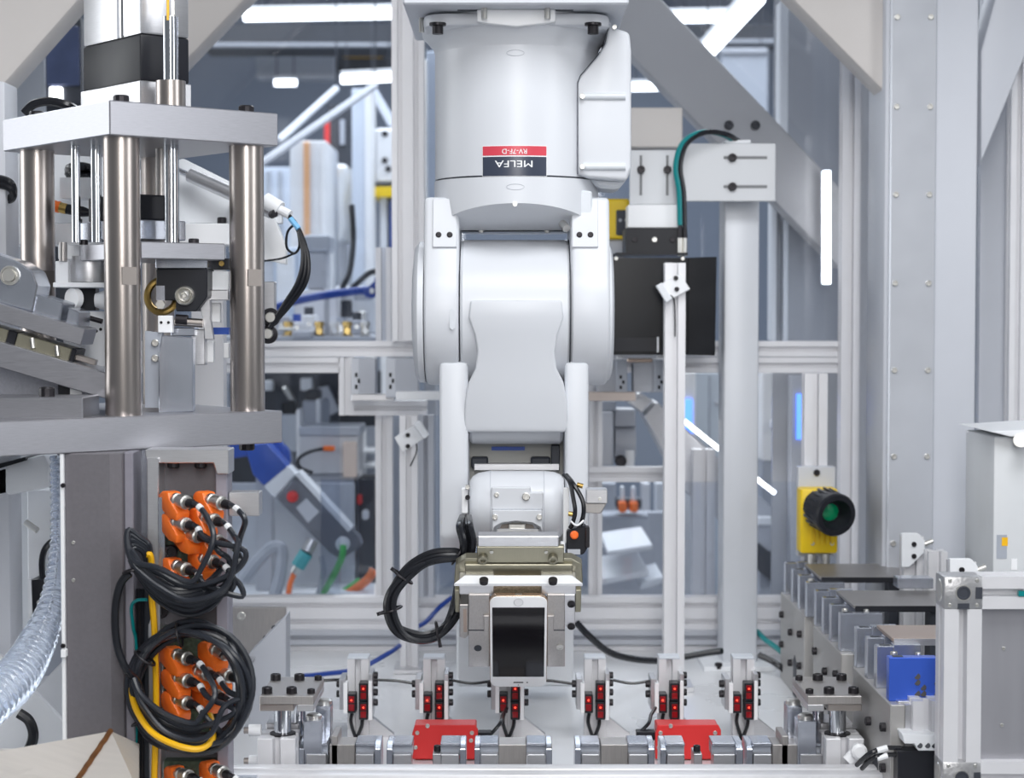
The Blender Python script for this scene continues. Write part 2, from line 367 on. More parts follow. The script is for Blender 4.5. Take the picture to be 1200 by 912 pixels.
# big right hand column with screwed cover plate
t = thing('machine_column', 'wide grey steel column with a screwed satin cover plate', 'column', (W(1090, 700, 2.75).x, 2.8, DECK_Z))
d = 2.72
part('tube', B().box((W(1036, 456, d).x, d + .012, DECK_Z), (W(1146, 456, d).x, d + .14, 2.3)), GREYP, t, .006, 2)
cp = part('cover_plate', B().box((W(1041, 456, d).x, d, 1.0), (W(1095, 456, d).x, d + .012, 2.3)), GREYC, t, .002)
for y in (20, 125, 228, 332, 434, 535, 637):
    for x in (1049, 1088): bolt(cp, Vector((W(x - 1, 456, d).x, d, W(x, y, d).z)), FRONT, .0042, .003, BOLTS)
# diagonal braces
br1 = solo('diagonal_brace', B().pxprism([(531, -260), (986, 222), (986, 316), (421, -260)], 3.16, .07), BEIGE, 'wide beige diagonal brace running down behind the camera bracket', 'brace', .006, 2)
for x in (854, 885): bolt(br1, W(x, 147, 3.16), FRONT, .008, .006, BOLT)
br = solo('diagonal_brace', B().pxprism([(693, -240), (1040, 112), (1040, 0), (800, -240)], 2.75, .07), BEIGE, 'short beige diagonal brace butting against the cover plate column', 'brace', .006, 2)
solo('diagonal_brace', B().pxprism([(1149, 60), (1230, -240), (1327, -240), (1149, 195)], 2.78, .08), GREYP, 'steep grey gusset brace on the far side of the cover plate column', 'brace', .006, 2)
solo('diagonal_brace', B().pxprism([(305, -240), (-12, 118), (-120, 118), (-120, 60), (160, -240)], 2.6, .07), BEIGE, 'broad pale diagonal brace above the press top plate', 'brace', .006, 2)
solo('diagonal_brace', B().pxprism([(518, -240), (150, 142), (105, 142), (105, 108), (462, -240)], 2.85, .07), BEIGE, 'beige diagonal brace behind the press motor', 'brace', .006, 2)
# side panels at the right edge
solo('wall_panel', B().box((W(1147, 456, 2.95).x, 2.95, DECK_Z), (W(1182, 456, 2.95).x, 2.97, 2.3)), GREYP, 'flat grey sheet panel between column and edge profile', 'panel')
o = solo('edge_profile', B().profile((W(1182, 456, 2.9).x, 2.9, DECK_Z), (W(1222, 456, 2.9).x, 2.93, 2.3), 'z', 0, 0, .026), ALU, 'pale slotted edge profile beside the grey sheet panel', 'profile')
solo('guard_sheet', B().box((W(905, 456, 3.3).x, 3.3, DECK_Z), (W(986, 456, 3.3).x, 3.305, 2.25)), mat('smoked_sheet', (.47, .48, .51), .22, .1, .06, 2), 'smoked grey guard sheet behind the yellow camera post', 'panel')
t = thing('control_box', 'pale grey control box with stickers beside the column', 'box', (W(1190, 680, 2.4).x, 2.45, DECK_Z))
part('housing', B().box((W(1164, 600, 2.4).x, 2.4, DECK_Z), (W(1250, 600, 2.4).x, 2.55, W(1190, 512, 2.4).z)), mat('box_grey', (.62, .64, .66), .4), t, .003, 2)
part('lid', B().pxprism([(1160, 506), (1260, 500), (1260, 512), (1184, 512)], 2.385, .17), WHITE, t, .001)
part('knob', B().cyl(W(1196, 516, 2.395), W(1196, 516, 2.37), .009), BOLTS, t)
part('sticker', B().px(1168, 627, 1180, 655, 2.3993, .001), GREYD, t); part('sticker', B().px(1174, 630, 1181, 640, 2.399, .001), YCAB, t)
part('sticker', B().px(1185, 655, 1192, 668, 2.3993, .001), WHITE2, t)

# ceiling lamps of the hall, then a glowing strip for a pane reflection
def hang(t, x, y, z, zt=3.6):
    part('hanger', B().cyl((x, y, z), (x, y, zt), .002, n=6), DARK, t)
def lamp(p0, p1, r, label, hung=True):
    p0 = Vector(p0); p1 = Vector(p1); c = (p0 + p1) / 2
    t = thing('led_lamp', label, 'lamp', c)
    part('tube', B().cyl(p0, p1, r, n=12), LAMP, t)
    ax = (p1 - p0).normalized(); s = ax.cross(UP).normalized() if hung else RIGHT
    part('housing', B().obox(c + (UP if hung else Vector((0, 1, 0))) * r * 1.3, ((p1 - p0).length, r * 2.6, r * .9), (ax, s, s.cross(ax)) if hung else (ax, RIGHT, FRONT)), WHITE, t)
    if hung: hang(t, *(p0 * .9 + p1 * .1)); hang(t, *(p0 * .1 + p1 * .9))
lamp(W(286, 19, 5.2), W(462, 16, 5.2), .014, 'long white led lamp above the dark cable duct')
lamp(W(400, 93, 6.0), W(462, 90, 6.0), .014, 'led lamp over the white machine head')
lamp(W(322, 97, 6.4), W(347, 97, 6.4), .011, 'short led lamp below the grey duct panel')
lamp(W(728, 22, 5.4), W(852, 20, 5.4), .014, 'level led lamp beside the diagonal brace')
lamp(W(888, -2, 4.0), W(824, 68, 5.1), .017, 'slanting led lamp receding past the diagonal brace')
lamp(W(738, 102, 6.0), W(810, 101, 6.0), .012, 'led lamp low behind the robot base')
lamp(W(969, 200, 3.135), W(969, 333, 3.135), .0062, 'upright glowing strip imitating a pane reflection beside the frame post', False)  # no real lamp: emissive strip added to imitate a reflection in the pane
# ---------------------------------------------------------------- robot
RY = 2.36; RX = W(605, 370, RY).x
def zy(y, d): return W(605, y, d).z
def xx(x, d): return W(x, 370, d).x
t = thing('ceiling_mount', 'grey steel ceiling mount plate above the robot', 'mount plate', (0, 2.34, zy(5, 2.2)))
z = zy(5, 2.2)
part('plate', B().box((-.127, 2.2, z), (.136, 2.49, z + .03)), GREYP, t, .002)
part('pedestal', B().box((-.1, 2.24, z + .03), (.1, 2.46, 2.2)), GREYP, t)
part('gantry_beam', B().box((-1.2, 2.2, 2.2), (1.2, 2.5, 2.35)), GREYP, t)
part('cable_hook', B().tube([W(494, 20, 2.3), W(494, 38, 2.3)], .003, 8), BOLTS, t)

rb = thing('industrial_robot', 'pale grey six axis robot arm hanging upside down from ceiling mount', 'robot', (RX, RY, zy(5, 2.2)))
zt = z
# base flange and first axis
def rrect(cx, cy, hx, hy, r, n=5):
    out = []
    for qx, qy, a0 in ((1, 1, 0), (-1, 1, 90), (-1, -1, 180), (1, -1, 270)):
        for k in range(n + 1):
            a = R(a0 + 90 * k / n); out.append((cx + qx * (hx - r) + r * math.cos(a), cy + qy * (hy - r) + r * math.sin(a)))
    return out
base = part('base', B().prism(rrect(RX, RY, .112, .112, .03), 'z', zy(30, 2.25), zt - .002), ROBOT, rb, .004, 2)
part('base_neck', B().lathe([(0, .119), (zy(28, RY) - zy(45, RY), .117), (zy(28, RY) - zy(52, RY), .110), (zy(28, RY) - zy(58, RY), .1035), (zy(28, RY) - zy(66, RY), .1015)], (RX, RY, zy(28, RY)), (0, 0, -1), 64), ROBOT, rb, sharp=50)
body = part('body', B().lathe([(0, .1015), (zy(60, RY) - zy(212, RY), .1015)], (RX, RY, zy(60, RY)), (0, 0, -1), 72), ROBOT, rb)
part('seam_ring', B().lathe([(0, .0995), (.004, .0995)], (RX, RY, zy(211, RY)), (0, 0, -1), 64), DARK, rb)
# swivel body with slanted front cut
b = B(); n = 72; z1 = zy(214, RY); r = .1025
top = []; bot = []
zf = zy(238, RY - r); zm = zy(270, RY - .02)
for k in range(n):
    a = 2 * math.pi * k / n; px_, py_ = RX + r * math.cos(a), RY + r * math.sin(a)
    f = min(1, max(0, (py_ - (RY - r)) / (r - .02))); top.append((px_, py_, z1)); bot.append((px_, py_, zf + (zm - zf) * f))
def fz(y): return zf + (zm - zf) * min(1, max(0, (y - (RY - r)) / (r - .02)))
b.add(top + bot, [list(range(n))] + [(k, (k + 1) % n, n + (k + 1) % n, n + k) for k in range(n)])
half = [k for k in range(n) if bot[k][1] <= RY - .0199]; back = [k for k in range(n) if bot[k][1] > RY - .0199]
half.sort(key=lambda k: bot[k][0]); back.sort(key=lambda k: bot[k][0])
b.add([bot[k] for k in half] + [(half and bot[half[-1]][0], RY - .02, zm), (bot[half[0]][0], RY - .02, zm)], [list(range(len(half) + 2))])
b.add([bot[k] for k in back], [list(range(len(back)))])
sw = part('swivel', b, ROBOT, rb, sharp=25)
part('pin', B().cyl(W(603.5, 239, RY - r - .001), W(603.5, 239, RY - r - .0025), .003, n=10), BOLTS, sw)
part('access_cover', B().pxprism([(673, 222), (694, 224), (694, 262), (671, 262)], 2.295, .05), ROBOT_D, sw, .002)
for x in (564, 641): bolt(sw, W(x, 271, 2.33), Vector((0, 0, -1)), .003, .002, BOLTS)
part('cable_gland', B().cyl(W(659, 262, 2.3), W(664, 268, 2.29), .005, n=12), BOLTS, sw)
# connector plate with pins, base bolts
cpn = part('connector_plate', B().pxprism([(559, 11), (651, 11), (651, 25), (640, 27), (605, 31), (570, 27), (559, 25)], 2.236, .012), WHITE2, rb, .001)
part('slot', B().px(536, 8.5, 672, 11.5, 2.238, .01), DARK, rb)
for x in (567.5, 641.5): part('pin', B().cyl(W(x, 7, 2.229), W(x, 22, 2.229), .0036, n=12), BOLTS, cpn)
for x in (513, 695):
    bb = part('bolt', B().cyl(W(x, 28, 2.24), W(x, 40, 2.24), .0065, n=12), BOLT, rb); part('washer', B().cyl(W(x, 27, 2.24), W(x, 30, 2.24), .010, n=16), BOLT, bb)
# side cable cover
sc = part('cable_cover', B().pxprism([(713, 30), (738, 38), (740, 60), (740, 196), (735, 212), (690, 208), (676, 205), (676, 96), (680, 88), (702, 62), (709, 50)], 2.285, .15), ROBOT, rb, .005, 3)
part('edge_seam', B().tube([W(x, y, 2.284) for x, y in ((713, 32), (709, 51), (702, 63), (680, 89), (677, 97), (677, 204))], .0007, 6), DARK, sc)
for y0, y1 in ((109, 117), (191, 200)):
    part('grip_bar', B().cyl(W(683, (y0 + y1) / 2, 2.285), W(733, (y0 + y1) / 2, 2.285), .0045, n=12), ROBOT_D, sc)
    bolt(sc, W(682.5, (y0 + y1) / 2, 2.2815), FRONT, .0033, .003, BOLTS)
part('lower_cap', B().pxprism([(690, 208), (735, 210), (725, 222), (700, 220)], 2.31, .08), ROBOT_D, rb, .004)
bolt(sc, W(720, 32, 2.28), FRONT, .003, .003, BOLTS)
# small embossed marks
for y in (62, 219):
    cc_ = W(604, y, RY - (.1015 if y < 200 else .1025)); rx_ = .0105
    part('embossed_mark', B().tube([cc_ + Vector((rx_ * math.cos(a), .00053 * math.cos(a) ** 2, .0035 * math.sin(a))) for a in [2 * math.pi * k / 24 for k in range(24)]], .0004, 6, True), GREYM, rb)
# name plate, curved on the body
def curved(x0, y0, x1, y1, rr, n=14):
    b = B(); r0 = rr; d0 = RY - r0; vs = []
    a0 = math.asin((W(x0, 188, d0).x - RX) / r0); a1 = math.asin((W(x1, 188, d0).x - RX) / r0)
    for zz in (W(605, y0, d0).z, W(605, y1, d0).z):
        for q in (r0, r0 - .0012):
            for k in range(n + 1):
                a = a0 + (a1 - a0) * k / n; vs.append((RX + q * math.sin(a), RY - q * math.cos(a), zz))
    m = n + 1; fs = []
    for k in range(n):
        fs += [(k, k + 1, 2 * m + k + 1, 2 * m + k), (m + k, 3 * m + k, 3 * m + k + 1, m + k + 1), (k, m + k, m + k + 1, k + 1), (2 * m + k, 2 * m + k + 1, 3 * m + k + 1, 3 * m + k)]
    return b.add(vs, fs)
npl = part('name_plate', curved(565, 170.5, 641, 206.5, .1019), WHITE2, rb)
part('red_band', curved(565.5, 171, 640.5, 182, .1022), mat('plate_red', (.62, .06, .09), .35), npl)
part('navy_band', curved(565.5, 183.5, 640.5, 206, .1022), mat('plate_navy', (.045, .055, .085), .3), npl)
def curved_text(txt, size, cx, cy, rr, wid):
    vs, fs = text_mesh(txt, size); w = max(v.x for v in vs) - min(v.x for v in vs); d0 = RY - rr; cz = W(605, cy, d0).z; cx_ = W(cx, cy, d0).x
    k = wid * d0 / F_PX / w; out = []
    for v in vs:
        a = math.asin((cx_ - RX - v.x * k) / rr); q = rr + v.z
        out.append((RX + q * math.sin(a), RY - q * math.cos(a), cz - v.y * (size and 1)))
    return B().add(out, fs)
part('lettering', curved_text('MELFA', .0115, 602.5, 191.5, .1025, 44), WHITE2, npl, sharp=60)
part('lettering', curved_text('RV-7F-D', .0085, 603, 177, .1025, 29), WHITE2, npl, sharp=60)

# shoulder
zc = W(605, 366, RY).z
def disc_side(x0, x1, rad, dd=2.27):
    X0, X1 = xx(x0, dd), xx(x1, dd)
    pts = []
    for k in range(0, 41):
        a = R(150 + 240 * k / 40); pts.append((RY + rad * math.cos(a), zc + rad * math.sin(a)))
    zl = W(605, 231, 2.30).z
    pts += [(RY + .060, zl + .0), (RY - .058, zl + .0)]
    return B().prism(pts, 'x', X0, X1)
sl = part('shoulder_bracket', disc_side(496, 537.5, .0915), ROBOT, rb, .006, 3)
sr = part('shoulder_bracket', disc_side(669, 715.5, .0915), ROBOT, rb, .006, 3)
part('joint_cap', B().lathe([(-.003, .0885), (.004, .0885), (.009, .082), (.012, .06)], (xx(496.5, RY), RY, zc), LEFT, 48), ROBOT, sl, sharp=40)
part('joint_cap', B().lathe([(0, .086), (.003, .085), (.006, .078)], (xx(713.5, 2.3), RY, zc), RIGHT, 48), ROBOT, sr, sharp=40)
for sh, xs, rng in ((sl, (514, 527), (507, 535.5)), (sr, (679, 692), (670, 701))):
    zl_ = W(605, 231, 2.30).z; zq = W(605, 290, 2.29).z; zs = zc + .0457
    yy_ = lambda z_: RY - .058 - .0213 * (zl_ - z_) / (zl_ - zs)
    pad = part('screw_pad', B().prism([(yy_(zl_) - .003, zl_ - .002), (yy_(zq) - .003, zq), (yy_(zq) + .01, zq), (yy_(zl_) + .01, zl_ - .002)], 'x', xx(rng[0], 2.29), xx(rng[1], 2.29)), ROBOT, sh, .001)
    for x in xs:
        z_ = W(x, 275, 2.285).z; bolt(pad, Vector((xx(x, 2.285), yy_(z_) - .003, z_)), FRONT, .0036, .0012, BOLT)
part('oval_mark', B().pxprism([(527, 364), (530, 361), (533, 364), (533, 384), (530, 387), (527, 384)], 2.2682, .001), ROBOT_D, sl)
# upper arm: barrel with the flat housing in front
X0, X1 = xx(539, 2.27), xx(668, 2.27)
part('arm_barrel', B().lathe([(0, .0885), (.003, .0905), (X1 - X0 - .003, .0905), (X1 - X0, .0885)], (X0, RY, zc), RIGHT, 64), ROBOT, rb)
part('joint_seam', B().lathe([(0, .0912), (.0012, .0912)], (xx(668, 2.27) - .0002, RY, zc), RIGHT, 48), DARK, rb)
L = [(551, 352), (549, 372), (556, 392), (559.5, 412), (557, 432), (549, 448), (544.5, 470), (543, 500), (547, 507)]
Rr = [(1210 - x - .5, y) for x, y in L]; Rr[0] = (659, 352)
b = B(); vs = []
for k, (a_, y_) in enumerate(L):
    yf = 2.2645 + .026 * max(0, (y_ - 372) / 128); xl_ = xx(a_, yf); xr_ = xx(1209.5 - a_, yf); z_ = W(605, y_, yf).z
    vs += [(xl_, yf, z_), (xr_, yf, z_), (xr_, 2.40, z_), (xl_, 2.40, z_)]
m_ = len(L); fs = [(0, 1, 2, 3), (4 * m_ - 1, 4 * m_ - 2, 4 * m_ - 3, 4 * m_ - 4)]
for k in range(m_ - 1): fs += [(4 * k + q, 4 * k + (q + 1) % 4, 4 * k + 4 + (q + 1) % 4, 4 * k + 4 + q) for q in range(4)]
part('arm_housing', b.add(vs, fs), ROBOT, rb, .0035, 3)
# elbow
zb = W(605, 486, 2.33).z
part('elbow_barrel', B().lathe([(0, .033), (.004, .037), (.112, .037), (.116, .033)], (xx(549, 2.29), 2.337, zb), RIGHT, 40), ROBOT, rb)
for xa, xb in ((514.5, 548.5), (662, 690)):
    q = [(2.29, zy(424, 2.3)), (2.29, zy(628, 2.3)), (2.31, zy(648, 2.3)), (2.40, zy(648, 2.3)), (2.43, zy(620, 2.3)), (2.43, zy(424, 2.3))]
    f = part('forearm_cover', B().prism(q, 'x', xx(xa, 2.29), xx(xb, 2.29)), ROBOT, rb, .006, 3)
    for y in (525, 642): bolt(f, W((xa + 4) if xa < 600 else (xb - 4), y if y < 600 else 612, 2.292), FRONT, .002, .001, BOLTS)
# cavity between elbow and wrist
cv = part('forearm_core', B().px(549, 512, 661, 640, 2.37, .05), mat('cast_beige', (.42, .42, .40), .5), rb)
part('blue_label', B().px(576, 523.5, 615, 528, 2.368, .003), BLUE, cv)
for x0, x1 in ((552, 572), (622, 645)): part('clamp', B().px(x0, 536, x1, 549, 2.352, .02), DARK, cv, .002)
part('motor_block', B().px(646, 522, 656, 552, 2.35, .02), DARK, cv, .001)
part('floor_plate', B().px(556, 544, 655, 551, 2.345, .03), ALUS, cv)
# wrist
zw = W(605, 592, 2.29).z
XA, XB = xx(550, 2.27), xx(661, 2.27); LL = XB - XA
part('wrist', B().lathe([(0, .030), (.004, .036), (.011, .040), (.0245, .0425), (LL - .0245, .0425), (LL - .011, .041), (LL - .004, .038), (LL, .033)], (XA, 2.285, zw), RIGHT, 48), ROBOT, rb, sharp=35)
for x in (574, 637.5): part('wrist_seam', B().lathe([(0, .0429), (.0008, .0429)], (xx(x, 2.245), 2.285, zw), RIGHT, 48), GREYM, rb)
wc = part('wrist_cover', B().pxprism([(575.5, 571), (622, 571), (622, 577), (637, 577), (637, 598), (575.5, 598)], 2.2412, .02), ROBOT, rb, .0015)
for x, y in ((582, 580), ): bolt(wc, W(x, y, 2.2412), FRONT, .003, .0015, BOLTS)
bolt(wc, W(616.5, 582, 2.2412), FRONT, .0048, .0025, BOLTS)
arch = [(577, 598), (635.5, 598), (635.5, 624), (633, 618), (624, 613), (605, 611), (588, 613), (579, 618), (577, 624)]
wl = part('wrist_hood', B().pxprism(arch, 2.236, .03), ROBOT, rb, .001)
for x in (580, 632): bolt(wl, W(x, 606, 2.236), FRONT, .0035, .0025, BOLTS)
part('flange_recess', B().pxprism([(583, 626), (588, 615), (605, 612), (624, 615), (630, 626)], 2.246, .02), mat('recess_brown', (.22, .19, .17), .5), rb)
part('connector', B().px(596, 614, 616, 621, 2.241, .01), BOLTS, rb, .001)
part('tool_flange', B().cyl((xx(606, 2.25), 2.285, W(606, 612, 2.28).z), (xx(606, 2.25), 2.256, W(606, 646, 2.26).z), .028, n=36), ALUS, rb)
part('flange_plate', B().px(582, 620, 632, 630, 2.238, .03), ALUS, rb, .0008)

# ---------------------------------------------------------------- gripper and phone, in the tilted tool frame
TH = R(31); O = W(607.5, 752, 2.18)
GM = Matrix((( 1, 0, 0, O.x), (0, -math.sin(TH), -math.cos(TH), O.y), (0, math.cos(TH), -math.sin(TH), O.z), (0, 0, 0, 1)))
def gpt(x, y, c=0):     # pixel -> tool frame coordinates on the plane n = c
    best = None
    cp_ = Vector((0, 0, CAM_Z)); dr = (W(x, y, 1) - cp_); N = Vector((0, -math.cos(TH), -math.sin(TH)))
    tt = (N.dot(O) + c - N.dot(cp_)) / N.dot(dr); p = GM.inverted() @ (cp_ + dr * tt); return p.x, p.y
def gbox(b, x0, y0, x1, y1, c1, c0):     # front face at n=c1 spans pixels, back at c0
    a = gpt((x0 + x1) / 2, y0, c1); e = gpt((x0 + x1) / 2, y1, c1); ym = (y0 + y1) / 2
    return b.box((gpt(x0, ym, c1)[0], e[1], c0), (gpt(x1, ym, c1)[0], a[1], c1))
def gpoly(b, pts, c1, c0): return b.prism([gpt(x, y, c1) for x, y in pts], 'z', c0, c1)
GN = GM.to_3x3() @ Vector((0, 0, 1))
gr = thing('phone_gripper', 'nickel and worn aluminium gripper clamped on the robot wrist', 'gripper', O + Vector((0, .09, .05)))
NB = lambda: B(GM)
part('mount_block', gbox(NB(), 560, 629, 655, 641, -.026, -.036), ALUS, gr, .001)
ub = part('upper_plate', gbox(NB(), 559, 641, 661, 660, -.028, -.034), OLIVE, gr, .001)
part('wide_plate', gpoly(NB(), [(546, 655), (670, 655), (682, 662), (683, 684), (532, 684), (534, 662)], -.030, -.042), OLIVE, gr, .001)
part('lower_bar', gbox(NB(), 545, 662, 671, 676, -.026, -.031), OLIVE, gr, .0008)
for x in (566, 648): bolt(gr, GM @ Vector((*gpt(x, 656.5, -.024), -.027)), GN, .0058, .004, OLIVE, n=16)
for x in (576, 640): bolt(gr, GM @ Vector((*gpt(x, 647, -.028), -.028)), GN, .0022, .001, BOLTS)
y0 = gpt(607, 684, -.004)[1]; xl, xr = gpt(532, 684, -.004)[0], gpt(683, 684, -.004)[0]
bar = part('clamp_bar', NB().prism([(xl, -.004), (xr, -.004), (xr - .012, -.019), (xl + .012, -.019)], 'y', y0 - .004, y0), WHITE2, gr, .0003)
for x in (567, 648):
    xa = gpt(x, 684, -.004)[0]; part('bolt', NB().cyl((xa, y0 - .001, -.0065), (xa, y0 + .004, -.0065), .0052, n=16), BOLT, bar)
for (xa, xb, nm) in ((538, 579, 'jaw_carrier'), (634, 675, 'jaw_carrier')): part(nm, gbox(NB(), xa, 685.5, xb, 697, -.006, -.03), ALUS, gr, .0008)
part('foil_pad', gbox(NB(), 579, 685, 634, 705, -.010, -.028), FOAM, gr)
jl = part('jaw', gpoly(NB(), [(549, 697), (574, 697), (574, 782), (549, 782)], -.004, -.024), JAW, gr, .0008)
jr = part('jaw', gpoly(NB(), [(641, 697), (662, 697), (662, 782), (641, 782)], -.004, -.024), JAW, gr, .0008)
part('joint_line', gbox(NB(), 549, 738.5, 573, 739.5, -.0036, -.006), DARK, jl); part('joint_line', gbox(NB(), 641, 738.5, 662, 739.5, -.0036, -.006), DARK, jr)
part('jaw_shim', gbox(NB(), 567, 722, 573.5, 742, -.001, -.01), JAW, jl, .0005); part('jaw_shim', gbox(NB(), 641.5, 722, 649, 740, -.001, -.01), JAW, jr, .0005)
part('hole', NB().cyl((*gpt(560, 760, -.0035), -.006), (*gpt(560, 760, -.0035), -.0034), .0046, n=14), DARK, jl)
bolt(jr, GM @ Vector((*gpt(656, 758, -.004), -.004)), GN, .0045, .0015, BOLTS)
part('side_block', gpoly(NB(), [(538.5, 709), (549, 709), (549, 745), (545, 749), (538.5, 747)], -.008, -.028), JAW, gr, .0008)
part('side_slot', gbox(NB(), 543, 714, 547, 741, -.0076, -.010), BROWN, gr)
sp = part('side_plate', gpoly(NB(), [(661, 697), (674, 697), (674, 737), (666, 738), (661, 732)], -.007, -.028), ALUS, gr, .0008)
for y in (708, 734): bolt(sp, GM @ Vector((*gpt(669.5, y, -.007), -.007)), GN, .0045, .002, BOLT)
part('screw_stack', gbox(NB(), 674, 692, 681, 718, -.02, -.04), OLIVE, gr, .0008); part('screw_stack', gbox(NB(), 533, 692, 539, 718, -.02, -.04), OLIVE, gr, .0008)
# things on the sides of the wrist: hose clamp plate, valve block, sensor
part('hose_plate', B().px(541, 573, 548, 602, 2.225, .02), WHITE2, gr, .0008)
for y, m_ in ((571, BOLTS), (583, BOLT)): bolt(gr, W(548, y, 2.222), FRONT, .003, .003, m_)
part('valve_plate', B().px(660, 572, 667, 637, 2.215, .012), WHITE2, gr, .0008)
vb = part('valve_block', B().pxprism([(664, 622), (686, 616), (690, 622), (690, 640), (684, 650), (664, 652)], 2.20, .03), BLACK, gr, .0015)
part('indicator', B().lathe([(0, .005), (.004, .0048), (.007, .003)], W(673, 627, 2.20), FRONT, 14), mat('amber_lens', (.75, .14, .03), .2, emit=.4), vb)
part('valve_base', B().px(657, 636, 662, 652, 2.198, .015), WHITE2, vb, .0005)
part('valve_label', B().px(665, 644, 680, 650, 2.1985, .003), GREYM, vb)
part('side_connector', B().px(686, 618, 691, 642, 2.195, .02), BOLT, vb, .001)
sb = part('sensor_box', B().px(687, 574, 712, 590, 2.22, .03), ALUS, gr, .0008); part('sensor_foot', B().pxprism([(684, 590), (711, 590), (704, 602), (684, 601)], 2.222, .03), JAW, gr, .0008)
bolt(sb, W(703, 585, 2.22), FRONT, .002, .001, BOLTS)
part('brass_fitting', B().cyl(W(683, 570, 2.21), W(676, 568, 2.21), .003, n=10), GOLD, gr); part('brass_fitting', B().cyl(W(672, 603, 2.205), W(666, 602, 2.205), .003, n=10), GOLD, gr)
for k, (ax, bx) in enumerate(((674, 678), (684, 688))):
    part('air_hose', B().tube(catmull([W(661 + k * 3, 557, 2.235), W(668 + k * 3, 566, 2.21), W(ax - 2, 585, 2.20), W(ax, 600, 2.198), W(ax - 3, 613, 2.203), W(ax - 6, 619, 2.205)]), .0027, 8), RUB, gr)
part('hose_clip', B().tube(catmull([W(669, 611, 2.197), W(676, 616, 2.194), W(684, 610, 2.197)]), .0012, 6), WHITE2, gr)

# hose ring beside the gripper
hr = thing('hose_ring', 'tied loop of glossy black hoses beside the gripper', 'hose', W(495, 755, 2.2))
for k in range(9):
    j = random.Random(k); dx, dy, dd = j.uniform(-5, 5), j.uniform(-4.5, 4.5), j.uniform(-.008, .008)
    P = [(547 + dx, 562 - 0 * k, 2.235), (541 + dx * 1.2, 604, 2.215), (544 + dx * 1.6, 618, 2.185), (548 + dx * 1.5, 637, 2.178), (544 + dx, 652 + dy, 2.185), (532, 650 + dy * 1.2, 2.18), (505, 653 + dy * 1.4, 2.18), (480 + dx, 668 + dy, 2.185), (460 + dx, 695, 2.185), (457 + dx, 718, 2.185), (468 + dx, 738 + dy, 2.185), (492, 747 + dy, 2.19), (515, 741 + dy, 2.20), (530 + dx, 724, 2.215), (537 + dx, 700, 2.235), (540 + dx, 680, 2.25)]
    P[0] = (545 + dx, 606, 2.225); P = [P[0]] + P[2:]
    part('hose', B().tube(catmull([W(a, b_, c + dd) for a, b_, c in P], 8), .0040, 8), RUB, hr)
for (x, y) in ((472, 676), (458, 715), (513, 742), (537, 650)):
    c = W(x, y, 2.187 if x < 540 else 2.21); v = (c - W(505, 700, 2.187)); v.y = 0; v.normalize(); tg = Vector((-v.z, 0, v.x))
    ring = [c + v * (.0135 * math.cos(a)) + Vector((0, 1, 0)) * (.0125 * math.sin(a)) for a in [2 * math.pi * k / 14 for k in range(14)]]
    tie = part('cable_tie', B().tube(ring, .0014, 6, True), BOLT, hr); part('tie_head', B().obox(c + v * .0145, (.005, .004, .004), (v, tg, v.cross(tg))), BOLT, tie)

# phone
ph = thing('smartphone', 'white smartphone with a black screen held upside down in gripper', 'phone', O + Vector((0, .02, -.065)))
ax_, by_ = .0336, .0692
part('edge_band', NB().prism(rrect(0, 0, ax_, by_, .0095, 6), 'z', -.0055, .0012), ROSE, ph, .001, 2)
ff = part('front_face', NB().prism(rrect(0, 0, ax_ - .0006, by_ - .0006, .009, 6), 'z', .0005, .0024), PHW, ph, .0006, 2)
part('screen', NB().prism(rrect(0, .0005, .0303, .0530, .0006, 2), 'z', .002, .00262), PHB, ff)
c = (0, .0612, .0023); hb = part('home_button', NB().lathe([(0, .0056), (.0004, .0056), (.0004, .0049), (.0002, .0048)], c, (0, 0, 1), 28), ALUS, ff)
part('button_face', NB().cyl((0, .0612, .0022), (0, .0612, .00255), .0048, n=28), PHW, hb)
part('speaker_slot', NB().prism(rrect(0, -.0615, .006, .0008, .0007, 3), 'z', .002, .00262), BOLT, ff)
part('camera_dot', NB().cyl((.0105, -.0615, .002), (.0105, -.0615, .0026), .0010, n=12), BOLT, ff); part('sensor_dot', NB().cyl((0, -.0655, .002), (0, -.0655, .0026), .0007, n=10), BOLT, ff)
part('port', NB().box((-.004, by_ - .001, -.004), (.004, by_ + .0002, -.001)), BOLTS, ph)
# ---------------------------------------------------------------- guide column press (turned about its near corner)
PA = R(39.5); PO = Vector((W(130, 330, 2.0).x, 2.0, 0))
PM = Matrix.Translation(PO) @ Matrix.Rotation(PA, 4, 'Z')
LB = lambda: B(PM)
def zl(y, d=2.0): return W(130, y, d).z
Z = dict(tt=zl(117), tb=zl(158), bt=zl(489), bb=zl(529))
PF = PM.to_3x3() @ Vector((0, -1, 0)); PLs = PM.to_3x3() @ Vector((-1, 0, 0)); PR = PM.to_3x3() @ Vector((1, 0, 0))
pr = thing('guide_column_press', 'four column press with thick brushed aluminium plates', 'press', (PO.x, PO.y, Z['bb']), PA)
part('top_plate', LB().box((0, 0, Z['tb']), (.210, .265, Z['tt'])), PLATE, pr, .0012)
part('bottom_plate', LB().box((-.34, 0, Z['bb']), (.214, .30, Z['bt'])), PLATE, pr, .0012)
FLAT = mat('wrench_flat_steel', (.30, .27, .25), .42, 1, .08, 60)
cols = [(.029, .029), (.186, .029), (.029, .236), (.186, .236)]
